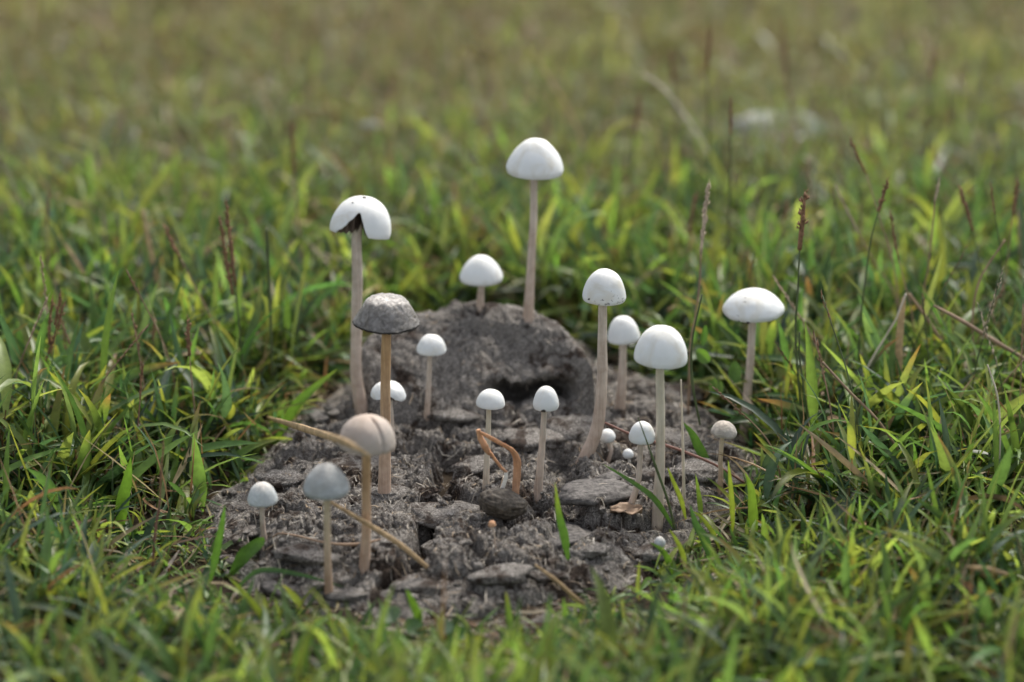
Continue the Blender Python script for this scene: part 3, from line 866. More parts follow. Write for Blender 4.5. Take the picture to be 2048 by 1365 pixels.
# ------------------------------------------------------------------ seed stalks and single stems traced from the photograph
def path3(pts, foot_px, lean=0.0, base=None):
    """upright path at the depth of its foot; lean = metres the top comes nearer (-) or farther (+)"""
    f = on_surface(*foot_px) if base is None else base
    n_ = len(pts)
    return f, [on_plane(u, v_, f[1] + lean * (1 - i / max(n_ - 1, 1))) for i, (u, v_) in enumerate(pts)]
def husks(root, path, width_px, k_, m, dens=1.0, seed=0):
    rg_ = np.random.default_rng(seed)
    L = np.sum(np.linalg.norm(np.diff(path, axis=0), axis=1))
    n_ = max(int(L / .00085 * dens), 14)
    P = spline(path, n_)
    T = np.gradient(P, axis=0); T /= np.linalg.norm(T, axis=1)[:, None] + 1e-9
    V = []; F = []
    for i in range(n_):
        f = i / (n_ - 1)
        env = min(1, .45 + 3 * f, .35 + 3 * (1 - f))
        a = rg_.uniform(0, 6.28)
        d = np.array([math.cos(a), math.sin(a), 0]); d -= T[i] * d.dot(T[i]); d /= np.linalg.norm(d) + 1e-9
        s = np.cross(T[i], d)
        if rg_.random() < .12: continue
        w_ = width_px * k_ * .5 * env * rg_.uniform(.7, 1.25)
        ln = rg_.uniform(.0018, .0030)
        up = T[i] if P[-1][2] > P[0][2] else -T[i]
        c0 = P[i]; c1 = c0 + d * w_ * .6 + up * ln * .55; c2 = c0 + d * w_ * (.55 + .6 * rg_.random() ** 2) + up * ln * 1.25
        q = w_ * .38
        b = len(V)
        V += [c0, c1 + s * q, c1 + d * q * .7, c1 - s * q, c1 - d * q * .7, c2]
        F += [(b, b + 1, b + 2), (b, b + 2, b + 3), (b, b + 3, b + 4), (b, b + 4, b + 1), (b + 5, b + 2, b + 1), (b + 5, b + 3, b + 2), (b + 5, b + 4, b + 3), (b + 5, b + 1, b + 4)]
    return mesh_obj('seed_head', V, F, m, root)
SG = 'grass stalks with seed heads'
def stalk(label, head, stem, foot, hw=10, sw=3.2, m=None, sm=None, lean=0.0, dens=1.0, heads=None, seed=0):
    f = on_surface(*foot)
    root = thing('seed_stalk', f, label, 'grass stalk', SG)
    k_ = mpp(f[1])
    allp = head + stem
    _, P = path3(allp, foot, lean, f)
    S = P[len(head) - 1:] + [f - np.array([0, 0, .003])]
    V, F = tube(spline(S, 26), [sw * .35 * k_, sw * .5 * k_, sw * .6 * k_], 7, wob=.1, seed=seed)
    mesh_obj('stem', V, F, sm or M_STALKG, root)
    husks(root, np.array(P[:len(head)]), hw, k_, m or M_SEED, dens, seed)
    ax = spline(P[:len(head)], 12)
    V, F = tube(ax, [hw * .10 * k_, hw * .24 * k_, hw * .22 * k_], 6, wob=.35, seed=seed)
    mesh_obj('rachis', V, F, m or M_SEED, root)
    for hp in heads or []:
        Q = [on_plane(u, v_, f[1] + lean) for u, v_ in hp]
        husks(root, np.array(Q), hw, k_, m or M_SEED, dens, seed + 9)
        V, F = tube(spline(Q, 10), [hw * .10 * k_, hw * .24 * k_], 6, wob=.35)
        mesh_obj('rachis', V, F, m or M_SEED, root)
    return root
ST = [
 ('sharp rusty seed head on a green stalk just right of the broad flat mushroom', [(1610, 385), (1606, 430), (1599, 500)], [(1596, 580), (1592, 690)], (1612, 920), 14, 4, None, None, 0),
 ('tall thin seed stalk with a dark rusty tip rising blurred above the right-hand grass', [(1463, 200), (1461, 270)], [(1459, 400), (1454, 560)], (1450, 720), 8, 4, None, None, 0),
 ('tallest faint blurred stalk at upper right, left of the litter scrap', [(1419, 62), (1415, 140)], [(1418, 300), (1420, 420)], (1425, 560), 9, 4, None, None, 0),
 ('short blurred rusty seed head high above the bell mushrooms', [(1341, 108), (1348, 168)], [(1352, 240), (1360, 330)], (1366, 470), 12, 4, None, None, 0),
 ('seed head leaning left, its dark spike above the litter-side grass at right', [(1702, 280), (1714, 310), (1732, 348)], [(1760, 440), (1792, 560)], (1812, 800), 7, 3, None, M_STALKB, 0),
 ('plump rusty seed head leaning right between two leaning spikes at right', [(1775, 362), (1766, 395), (1757, 424)], [(1742, 480), (1728, 580), (1718, 690)], (1716, 860), 10, 3.5, None, None, 0),
 ('stalk topped by a pale curled tip at far right', [(1878, 362), (1875, 380), (1870, 402)], [(1866, 450), (1856, 540), (1846, 600)], (1830, 820), 6, 3.5, M_SEEDP, M_STALKB, 0),
 ('dark rusty seed spike leaning left at far right', [(1918, 374), (1930, 410), (1946, 462)], [(1962, 540), (1985, 640)], (2000, 800), 9, 3, None, None, 0),
 ('rusty seed head at the right border of the picture', [(2036, 362), (2032, 395), (2026, 432)], [(2018, 500), (2005, 600)], (1990, 780), 10, 3, None, M_STALKB, 0),
 ('pale bleached seed head left of the broad flat mushroom', [(1416, 368), (1410, 430), (1402, 505)], [(1398, 580), (1390, 640), (1382, 690)], (1376, 830), 10, 4.5, M_SEEDP, M_STALKB, 0),
 ('small dark blurred seed spike beside the pale bleached seed head', [(1391, 388), (1378, 470)], [(1374, 520), (1370, 600)], (1368, 700), 9, 3, None, None, 0),
 ('blurred brown seed spike above the egg-topped mushroom', [(1281, 190), (1268, 275)], [(1262, 350), (1258, 430)], (1256, 540), 9, 4, M_SEED, None, 0),
 ('faint blurred brown stalk at the top right edge', [(1566, 40), (1574, 150)], [(1588, 240), (1600, 330)], (1606, 440), 9, 4, None, M_STALKB, 0),
 ('blurred dark seed spike near the top right corner', [(1871, 95), (1864, 162)], [(1858, 240), (1850, 330)], (1846, 460), 9, 4, None, None, 0),
 ('short rusty seed tip between the sharp seed head and its neighbour mushroom', [(1576, 404), (1568, 440)], [(1556, 500), (1546, 570)], (1540, 700), 9, 3, None, M_STALKB, 0),
 ('thin brown stalk slanting right behind the sharp seed head', [(1672, 374), (1694, 420), (1718, 468)], [(1752, 530), (1796, 610)], (1820, 760), 5, 3, M_SEEDP, M_STALKB, 0),
 ('thin dark spike slanting right, above the bleached bent straw', [(1780, 425), (1788, 470), (1797, 520)], [(1810, 570), (1826, 640)], (1850, 830), 6, 2.8, None, M_STALKB, 0),
 ('slim dark bare-looking spike near the right border, beside the bordering seed head', [(1982, 372), (1990, 430)], [(2000, 500), (2004, 600)], (1996, 830), 5, 3, None, None, 0),
 ('rusty seed head leaning left at left, above the dark dead leaf', [(330, 455), (343, 485), (361, 516)], [(394, 582), (425, 640), (470, 720)], (500, 800), 9, 3.5, None, M_STALKB, 0),
 ('blurred pair of long brown seed spikes left of the split-capped mushroom', [(452, 404), (460, 480), (471, 572)], [(476, 630), (484, 720)], (492, 840), 10, 4.5, None, M_STALKG, 0),
 ('ripe rusty seed head standing upright in the left grass', [(375, 640), (377, 675), (379, 712)], [(384, 770), (390, 830)], (396, 930), 11, 3, None, M_STALKB, 0),
 ('forked brown seed head leaning right at far left', [(128, 610), (112, 665), (90, 726)], [(80, 770), (66, 820)], (52, 900), 9, 3, None, M_STALKB, 0),
 ('slim reddish spike in the left grass right of the ripe upright head', [(284, 724), (282, 760), (280, 800)], [(276, 850), (272, 900)], (268, 980), 6, 3, None, M_RED, 0),
 ('faint rusty blurred stalk above and left of the split-capped mushroom', [(583, 250), (588, 345)], [(594, 420), (602, 500)], (612, 640), 9, 4, None, M_STALKB, 0),
 ('reddish brown upright spike in the lower left grass', [(327, 885), (323, 940), (320, 1000)], [(314, 1040), (308, 1090)], (304, 1150), 6, 5, M_SEED, M_RED, 0),
 ('faint brown blurred spike at the far upper left', [(98, 380), (94, 450)], [(96, 520), (100, 580)], (104, 680), 9, 4, None, M_STALKB, 0),
 ('small dark spike behind the leaning seed head in the left meadow', [(310, 640), (306, 680)], [(302, 730), (300, 780)], (298, 850), 7, 3, None, None, 0),
]
for i, (lb, hd, stm, ft, hw, sw, m_, sm_, ln) in enumerate(ST):
    hs = None
    if 'pair of long' in lb: hs = [[(440, 440), (452, 520), (466, 590)]]
    if 'forked' in lb: hs = [[(104, 600), (100, 640), (98, 690)], [(120, 588), (116, 620), (110, 650)]]
    stalk(lb, hd, stm, ft, hw * 1.5, sw * 1.1, m_, sm_, ln, heads=hs, seed=i)
# blurred brown stalks far back in the meadow: one kind, many of them
for i in range(80):
    yy = RNG.uniform(1.5, 3.2); xx = (RNG.beta(1.0, 1.5) * .54 - .27) * yy
    h_ = RNG.uniform(.06, .13)
    f = np.array([xx, yy, float(ground_h(np.array([xx]), np.array([yy]))[0])])
    root = thing('seed_stalk', f, 'blurred brown seed stalk in the dry meadow far behind the pat', 'grass stalk', 'blurred seed stalks in the far meadow')
    lx, ly = RNG.normal(0, .02), RNG.normal(0, .012)
    P = spline([f - [0, 0, .003], f + [lx * .3, ly * .3, h_ * .5], f + [lx, ly, h_]], 12)
    V, F = tube(P[:9], [.0007, .0005], 5)
    mesh_obj('stem', V, F, M_STALKB, root)
    husks(root, P[7:], 14, .00028, M_SEED if RNG.random() < .7 else M_SEEDP, .8, i + 300)

# thinner stalks scattered through the sharper grass on both sides
for i in range(66):
    right = i < 44
    while True:
        yy = RNG.uniform(1.06, 1.55); xx = RNG.uniform(.09, .24) * yy if right else -RNG.uniform(.09, .24) * yy
        if float(poly_sd(np.array([xx]), np.array([yy]))[0]) < -.015: break
    h_ = RNG.uniform(.055, .105)
    f = np.array([xx, yy, ground_at(xx, yy)])
    root = thing('seed_stalk', f, 'thin seed stalk standing in the grass %s of the dung pat' % ('right' if right else 'left'), 'grass stalk', 'thin seed stalks in the grass %s of the pat' % ('right' if right else 'left'))
    lx, ly = RNG.normal(0, .022), RNG.normal(0, .012)
    P = spline([f - [0, 0, .003], f + [lx * .25, ly * .3, h_ * .5], f + [lx, ly, h_]], 14)
    V, F = tube(P, [.0006, .0004, .0003], 5)
    mesh_obj('stem', V, F, M_STALKB if RNG.random() < .55 else M_STALKG, root)
    nh = int(RNG.integers(8, 12))
    husks(root, P[nh:], RNG.uniform(6, 10), .00026, M_SEED if RNG.random() < .65 else M_SEEDP, RNG.uniform(.7, 1.1), i + 700)

def stem_thing(name, label, cat, pts, foot_px=None, width=5, m=None, depth=None, surf=False, lean=0.0, flat=1.0, lift=0.0, dys=None, lin=False, group=None):
    if surf:
        P = [on_surface(u, v_, lift) + [0, 0, lift + .0006] for u, v_ in pts]
    else:
        f = on_surface(*foot_px)
        y = f[1] if depth is None else depth
        P = [on_plane(u, v_, y + (dys[i] if dys else lean * i)) for i, (u, v_) in enumerate(pts)]
    P = np.array(P)
    b = P[np.argmin(P[:, 2])].copy()
    k_ = mpp(float(np.mean(P[:, 1])))
    if lin:
        Q = []
        for i in range(len(P) - 1): Q += [P[i] * (1 - s) + P[i + 1] * s for s in np.linspace(0, 1, 9)[:-1]]
        Q = np.array(Q + [P[-1]])
    else: Q = spline(P, 36)
    ws = width if isinstance(width, (list, tuple)) else [width * .8, width, width * .7]
    V, F = tube(Q, [q * .5 * k_ for q in ws], 8, flat=flat, wob=.2, seed=len(label))
    o = mesh_obj(name, np.array(V) - b, F, m)
    o.location = b
    return tag(o, label, cat, group)
stem_thing('twig', 'thin dry pinkish stem lying across the grass at the left border', 'dry stem', [(-20, 798), (70, 810), (150, 826), (240, 882)], (240, 900), 4, M_RED)
stem_thing('twig', 'bleached straw bent at a sharp angle in the right-hand grass', 'dry stem', [(1812, 588), (1792, 640), (1752, 705), (1711, 780), (1730, 820), (1756, 870)], (1756, 890), 5, M_STRAW, lin=True)
stem_thing('twig', 'upright broad brown dead stem beside the bleached bent straw', 'dry stem', [(1808, 595), (1802, 640), (1798, 700), (1800, 770)], (1802, 880), [8, 14, 15, 10], M_TAN, flat=.4)
stem_thing('twig', 'thick brown dead stem slanting down to the right border', 'dry stem', [(1868, 612), (1920, 640), (1985, 680), (2060, 725)], (2000, 900), [5, 8, 9, 8], M_STALKB)
stem_thing('twig', 'long thin brown stem slanting through the grass right of the broad flat mushroom', 'dry stem', [(1645, 725), (1700, 785), (1762, 850), (1850, 985)], (1850, 1000), 6, M_STALKB)
stem_thing('twig', 'grey-brown leaning stem behind the thick slanting dead stem at right', 'dry stem', [(1818, 588), (1862, 650), (1915, 740), (1960, 810)], (1960, 850), 7, M_STALKB)
stem_thing('twig', 'pale thin curved straw hanging down near the right border', 'dry stem', [(1975, 730), (1996, 800), (2000, 900), (1990, 1020)], (1990, 1030), 4, M_STRAW)
stem_thing('straw', 'out of focus tan dry blade crossing in front of the creased pinkish mushroom', 'dry blade', [(535, 836), (610, 858), (690, 885), (742, 914)], (600, 1200), [8, 16, 15, 5], M_TAN, flat=.35, depth=1.14, dys=[0, -.09, -.205, -.217])
stem_thing('straw', 'out of focus tan dry blade running down right from the blue-grey mushroom', 'dry blade', [(658, 1003), (735, 1048), (800, 1090), (855, 1135)], (905, 1225), [6, 11, 12, 10], M_TAN, flat=.5, depth=.965)
stem_thing('straw', 'blurred reddish tan blade on the front edge of the pat', 'dry blade', [(1070, 1130), (1110, 1160), (1150, 1195), (1170, 1210)], (1170, 1222), [5, 9, 9, 8], M_TAN, flat=.5)
stem_thing('straw', 'blurred tan blade slanting at the right border below the dense grass', 'dry blade', [(1925, 1130), (1970, 1150), (2060, 1195)], (2000, 1230), [6, 13, 12], M_TAN, flat=.4)
stem_thing('straw', 'blurred broad tan blade low in the right-hand foreground', 'dry blade', [(1935, 1134), (1975, 1140), (2015, 1150)], (1960, 1250), [7, 15, 8], M_TAN, flat=.4, depth=.93)
stem_thing('twig', 'thin brown runner lying over the pat left of the brown stems', 'dry stem', [(545, 1082), (560, 1074), (600, 1080), (650, 1092), (710, 1096), (770, 1084)], width=[3, 4, 5, 4, 8, 3], m=M_STALKB, surf=True, lift=.001)
stem_thing('twig', 'fine pale rootlet hanging down the left front of the pat', 'dry stem', [(546, 1082), (552, 1110), (560, 1140), (566, 1180)], width=3, m=M_STRAW, surf=True, lift=.001)
stem_thing('twig', 'reddish runner stem lying across the pat behind the creamy stem', 'dry stem', [(1210, 846), (1270, 872), (1350, 897), (1430, 930), (1492, 968)], (1350, 960), [5, 6, 6, 5], M_RED, lean=.0)
stem_thing('twig', 'pale upright dead stem between the creamy stem and the dry brownish mushroom', 'dry stem', [(1362, 760), (1364, 830), (1366, 900), (1368, 1005)], (1368, 1015), [3, 4, 6, 7], M_STRAW)
stem_thing('twig', 'blurred tan stalk arching high above the bell mushrooms', 'dry stem', [(1284, 150), (1312, 165), (1346, 200), (1395, 268), (1420, 320)], (1420, 470), [4, 6, 6, 6], M_STRAW)
stem_thing('twig', 'blurred tan stalk slanting at the upper centre beyond the tallest mushroom', 'dry stem', [(1066, 100), (1100, 160), (1140, 225), (1170, 300)], (1170, 420), 5, M_TAN)
stem_thing('twig', 'blurred dry stalk slanting in the left meadow', 'dry stem', [(118, 472), (150, 520), (190, 590), (222, 648)], (222, 700), 7, M_TAN)
stem_thing('twig', 'blurred pair-like dry stalk upright in the left meadow behind the leaning seed head', 'dry stem', [(285, 420), (298, 490), (314, 560), (326, 610)], (326, 680), 9, M_TAN)
stem_thing('twig', 'thin dark green stalk with a pale tip left of the split-capped mushroom', 'grass stalk', [(533, 458), (537, 540), (541, 640), (545, 760)], (546, 830), 7, M_STALKG)
stem_thing('twig', 'brown stalk in the grass in front of the leaning forked seed head', 'dry stem', [(450, 855), (430, 880), (415, 905), (405, 930)], (400, 950), 4, M_STALKB)
stem_thing('twig', 'thin dark stem crossing the round white mushroom and the creamy stem', 'dry stem', [(1276, 835), (1296, 890), (1310, 930), (1335, 1000), (1350, 1060)], (1350, 1120), [2, 3, 6, 5, 5], M_STALKG, depth=1.02)
stem_thing('twig', 'dark thin stem crossing the right edge of the plain bell mushroom', 'dry stem', [(1404, 590), (1385, 680), (1384, 760), (1400, 850)], (1400, 900), [3, 4, 6, 4], M_STALKG)
stem_thing('twig', 'slender kinked green stalk below the sharp rusty seed head', 'grass stalk', [(1599, 665), (1599, 712), (1606, 765), (1618, 860), (1626, 935)], (1626, 945), 4, M_STALKG)
stem_thing('twig', 'dark stalk slanting in the far right grass', 'dry stem', [(2010, 480), (1960, 560), (1945, 640), (1950, 720)], (1950, 860), 5, M_STALKB)

# ------------------------------------------------------------------ grass
GREENS = (lambda a: a * .90 + a.mean(1, keepdims=True) * .10)(np.array([(0.090, 0.158, 0.030), (0.058, 0.118, 0.032), (0.036, 0.080, 0.038), (0.165, 0.215, 0.046), (0.112, 0.170, 0.052), (0.036, 0.064, 0.040)]))
GW = np.array([.27, .25, .16, .155, .09, .075])
DRY = np.array([(0.36, 0.28, 0.165), (0.26, 0.18, 0.11), (0.46, 0.39, 0.27), (0.30, 0.17, 0.09), (0.42, 0.34, 0.15)])
def leaves(pos, az, el, L, W, droop, roll, col, tipc, seg, fold=.22, bendaz=None):
    """one blade per row: lanceolate, folded along its midrib and arching over"""
    n_ = len(pos)
    s = np.linspace(0, 1, seg + 1)
    e = el[:, None] - droop[:, None] * s[None, :] ** 1.3
    a = az[:, None] + (bendaz[:, None] * s[None, :] if bendaz is not None else 0 * s[None, :])
    step = (L / seg)[:, None]
    dx, dy, dz = np.cos(e) * np.cos(a) * step, np.cos(e) * np.sin(a) * step, np.sin(e) * step
    zero = np.zeros((n_, 1))
    P = np.stack([np.concatenate([zero, np.cumsum(d[:, :-1], 1)], 1) for d in (dx, dy, dz)], -1) + pos[:, None, :]
    T = np.stack([np.cos(e) * np.cos(a), np.cos(e) * np.sin(a), np.sin(e)], -1)
    S0 = np.stack([-np.sin(a), np.cos(a), 0 * a], -1)
    Nn = np.cross(T, S0)
    rl = roll[:, None, None] * (0.4 + 0.9 * s[None, :, None])
    S = S0 * np.cos(rl) + Nn * np.sin(rl); Nn2 = np.cross(T, S)
    prof = np.clip((0.30 + 0.70 * np.minimum(1, s / .28) ** .7) * (1 - s ** 2.3) ** .9, 0.015, 1)
    w_ = W[:, None, None] * prof[None, :, None] * .5
    Lf, Rt = P + S * w_ + Nn2 * w_ * fold, P - S * w_ + Nn2 * w_ * fold
    Md = P - Nn2 * w_ * fold
    tm = np.clip((s - .55) / .45, 0, 1)[None, :, None]
    C = col[:, None, :] * (1 - tm) + tipc[:, None, :] * tm
    if seg <= 3:                       # far blades: plain arched ribbons
        V = np.stack([Lf, Rt], 2).reshape(-1, 3)
        Q = (np.arange(n_)[:, None, None] * 2 * (seg + 1) + np.array([[2 * i, 2 * i + 1, 2 * i + 3, 2 * i + 2] for i in range(seg)])[None]).reshape(-1, 4)
        return V, Q, np.repeat(C[:, :, None, :], 2, 2).reshape(-1, 3)
    V = np.stack([Lf, Md, Rt], 2).reshape(n_, -1, 3)
    k3 = 3 * (seg + 1)
    base_ = np.arange(n_)[:, None] * k3
    f = []
    for i in range(seg):
        for c_ in (0, 1):
            f.append([3 * i + c_, 3 * i + c_ + 1, 3 * i + 4 + c_, 3 * i + 3 + c_])
    Q = (base_[:, :, None] + np.array(f)[None]).reshape(-1, 4)
    C = np.repeat(C[:, :, None, :], 3, 2); C[:, :, 1] *= 1.12
    return V.reshape(-1, 3), Q, C.reshape(-1, 3)
class Bag:
    def __init__(s): s.V, s.Q, s.C, s.n = [], [], [], 0
    def add(s, V, Q, C):
        s.V.append(V); s.Q.append(Q + s.n); s.C.append(C); s.n += len(V)
    def build(s, name, m, **k):
        o = big_mesh(name, np.vstack(s.V), np.vstack(s.Q), m, None, np.vstack(s.C))
        return tag(o, kind='stuff')
def sd_pts(x, y):
    return poly_sd(x, y)
def shoots(n_, x0, x1, y0, y1, seg, view=True, dens_scale=1.0):
    x = RNG.uniform(x0, x1, n_); y = RNG.uniform(y0, y1, n_)
    if view is not None:
        inv = np.abs(x) < .245 * y + .07
        ok = inv if view else ~inv
        x, y = x[ok], y[ok]
    cl = fbm(x * 14, y * 14, o=3, seed=101)
    ok = RNG.random(len(x)) < np.clip(.72 + .9 * cl, .12, 1)
    x, y, cl = x[ok], y[ok], cl[ok]
    s_ = sd_pts(x, y)
    ok = s_ < RNG.uniform(-.004, .004, len(x)) + (.010 + .018 * ((y < 1.0) | (x < -.075))) * np.clip(pn(x * 40, y * 40, seed=5), -.3, 1)
    return x[ok], y[ok], cl[ok], s_[ok]
green, dry, stems = Bag(), Bag(), Bag()
def plant(x, y, cl, s_, seg):
    n_ = len(x)
    z = ground_h(x, y)
    dryness = np.clip(.12 + .68 * sstep(1.25, 2.1, y) * (1 - .3 * sstep(0, .4, x)) + .35 * fbm(x * 5, y * 5, o=2, seed=140), .04, .85)
    hue = fbm(x * 7, y * 7, o=2, seed=150)
    h_ = RNG.uniform(.008, .040, n_) * np.clip(1 + .7 * cl, .5, 1.6) * (1 - .35 * sstep(1.2, 1.9, y))
    # short growth along the pat's front edge
    ff = np.where(y < 1.04, sstep(.012, .085, -s_), sstep(-.004, .03, -s_))
    h_ = h_ * (.18 + .82 * ff) * (1 - .3 * (y < 1.02))
    laz = RNG.uniform(0, 6.28, n_); ltilt = np.abs(RNG.normal(0, .45, n_))
    top = np.stack([np.cos(laz) * np.sin(ltilt), np.sin(laz) * np.sin(ltilt), np.cos(ltilt)], -1) * h_[:, None]
    root = np.stack([x, y, z - .001], -1)
    # thin stems
    A = laz + 1.5
    sdv = np.stack([np.cos(A), np.sin(A), 0 * A], -1) * .00055
    sdw = np.stack([-np.sin(A), np.cos(A), 0 * A], -1) * .00055
    mid = root + top * .5 + RNG.normal(0, .0015, (n_, 3))
    V = np.stack([root - sdv, root + sdv, mid - sdv, mid + sdv, root + top - sdv * .6, root + top + sdv * .6,
                  root - sdw, root + sdw, mid - sdw, mid + sdw, root + top - sdw * .6, root + top + sdw * .6], 1)
    f = np.array([[0, 1, 3, 2], [2, 3, 5, 4], [6, 7, 9, 8], [8, 9, 11, 10]])
    nv_ = 12
    if seg <= 3: V, f, nv_ = V[:, :6], f[:2], 6
    Q = (np.arange(n_)[:, None, None] * nv_ + f[None]).reshape(-1, 4)
    sc = np.where((RNG.random(n_) < .35 + .3 * dryness)[:, None], np.array([.16, .10, .06]), np.array([.07, .11, .03])) * RNG.uniform(.7, 1.2, (n_, 1))
    stems.add(V.reshape(-1, 3), Q, np.repeat(sc, nv_, 0))
    nl = RNG.integers(3, 6, n_)
    for k in range(5):
        q = np.where(nl > k)[0]
        if not len(q): continue
        m_ = len(q)
        fr = np.clip((k + RNG.uniform(.1, .9, m_)) / nl[q], 0, 1)
        pos = root[q] + top[q] * fr[:, None]
        az = laz[q] + (k % 2) * math.pi + RNG.normal(0, .75, m_)
        el = np.clip(RNG.normal(.52, .42, m_) + .55 * (fr > .8), -.1, 1.45)
        L = RNG.gamma(6, 1 / 6, m_) * .031 * (.75 + .5 * (1 - np.abs(fr - .5) * 1.2))
        L = np.clip(L, .009, .062)
        W = np.clip(L * RNG.uniform(.05, .145, m_) * (.8 if seg <= 3 else 1), .0011, .0068)
        big = RNG.random(m_) < .05
        W = np.where(big, W * 1.45, W); L = np.where(big, L * 1.15, L)
        fs = (1 - .36 * sstep(1.2, 1.9, y[q])) * (1 - .22 * (y[q] < 1.02))
        L = L * fs; W = W * fs
        L = L * (.45 + .55 * ff[q]); W = W * (.7 + .3 * ff[q])
        dr = np.abs(RNG.normal(.6, .55, m_)); rl = RNG.normal(0, .55, m_); ba = RNG.normal(0, .35, m_)
        isd = RNG.random(m_) < dryness[q] * (1.2 - .7 * fr)
        pr = GW[None] * np.exp(np.array([.4, .1, -1.3, 1.3, .3, -1.2])[None] * (hue[q] * 1.7)[:, None])
        pr /= pr.sum(1, keepdims=True)
        ci = (RNG.random(m_)[:, None] > np.cumsum(pr, 1)).sum(1).clip(0, 5)
        col = GREENS[ci] * RNG.uniform(.55, 1.75, (m_, 1)) * (1 + RNG.normal(0, .05, (m_, 3)))
        # leaves yellow and brown from the tip
        r_ = RNG.random(m_)[:, None]
        tip = np.where(r_ < .07, np.array([.24, .12, .05]), np.where(r_ < .25, np.array([.24, .25, .05]), col * 1.12))
        fg = np.where((RNG.random(m_) < .13)[:, None], np.array([.19, .215, .045]), col)
        col = fg
        fb = (.6 * sstep(1.25, 2.1, y[q]))[:, None]          # the far meadow is parched
        col = col * (1 - fb) + np.array([.25, .24, .125]) * RNG.uniform(.7, 1.3, (m_, 1)) * fb
        tip = tip * (1 - fb) + col * 1.1 * fb
        dc = DRY[RNG.integers(0, len(DRY), m_)] * RNG.uniform(.6, 1.15, (m_, 1))
        g_ = ~isd
        if g_.any(): green.add(*leaves(pos[g_], az[g_], el[g_], L[g_], W[g_], dr[g_], rl[g_], col[g_], tip[g_], seg, bendaz=ba[g_]))
        if isd.any(): dry.add(*leaves(pos[isd], az[isd], el[isd] * .6, L[isd] * 1.05, W[isd] * .55, dr[isd] * 1.3, rl[isd] * 2, dc[isd], dc[isd] * .9, seg, bendaz=ba[isd] * 2.5))
plant(*shoots(27000, -.5, .5, .72, 1.52, 5), 5)                         # near and sharp
plant(*shoots(56000, -.82, .82, 1.52, 3.1, 3), 3)                       # behind, blurred
plant(*shoots(15000, -2.0, 2.0, .3, 3.1, 2, view=False), 2)             # beside the frame
plant(*shoots(6000, -1.6, 1.6, 3.1, 4.6, 2, view=None), 2)             # beyond the frame
tag(green.build('grass', M_LEAF), kind='stuff')
tag(stems.build('grass_stems', M_LEAF), kind='stuff')

# fine wisps: thin bare stems and dry strands standing through the turf
n_ = 16000
x = RNG.uniform(-.8, .8, n_); y = np.where(RNG.random(n_) < .35, RNG.uniform(.85, 1.6, n_), RNG.uniform(1.5, 3.1, n_))
ok = (np.abs(x) < .25 * y + .08); x, y = x[ok], y[ok]
s_ = sd_pts(x, y); ok = s_ < np.where(y < 1.04, -.06, -.004); x, y = x[ok], y[ok]; n_ = len(x)
wc = np.where((RNG.random(n_) < .3)[:, None], GREENS[RNG.integers(0, 3, n_)], DRY[RNG.integers(0, len(DRY), n_)] * RNG.uniform(.45, 1.1, (n_, 1)))
dry.add(*leaves(np.stack([x, y, ground_h(x, y)], -1), RNG.uniform(0, 6.28, n_), RNG.normal(1.0, .3, n_), np.clip(RNG.normal(.045, .016, n_), .02, .09), RNG.uniform(.0009, .0017, n_),
                RNG.normal(.15, .35, n_), RNG.normal(0, .5, n_), wc, wc, 3, bendaz=RNG.normal(0, .4, n_)))
tag(dry.build('dry_grass', M_DRYLEAF), kind='stuff')

# thatch: flat dead blades on the soil and over the pat's edge
th = Bag()
n_ = 16000
x = RNG.uniform(-.7, .7, n_); y = RNG.uniform(.7, 2.6, n_)
ok = (np.abs(x) < .25 * y + .08) & (sd_pts(x, y) < .012); x, y = x[ok], y[ok]; n_ = len(x)
zz = ground_h(x, y) + RNG.uniform(.0005, .006, n_)
on = sd_pts(x, y) > -.004
zz = np.where(on, np.array([hf(a, b_) for a, b_ in zip(x, y)]) + .001, zz)
dc = DRY[RNG.integers(0, len(DRY), n_)] * RNG.uniform(.2, .75, (n_, 1))
L = RNG.uniform(.010, .034, n_)
th.add(*leaves(np.stack([x, y, zz], -1), RNG.uniform(0, 6.28, n_), RNG.normal(.12, .16, n_), L, RNG.uniform(.0009, .0026, n_), RNG.normal(.25, .3, n_), RNG.normal(0, .5, n_), dc, dc, 3, bendaz=RNG.normal(0, .8, n_)))
tag(th.build('dead_thatch', M_DRYLEAF), kind='stuff')
for o in SC.objects:
    if o.type == 'MESH' and len(o.data.polygons) > 30000: print('POLY', o.name, len(o.data.polygons))
print('tris', sum(len(o.data.loop_triangles) or (o.data.calc_loop_triangles() or len(o.data.loop_triangles)) for o in SC.objects if o.type == 'MESH'))

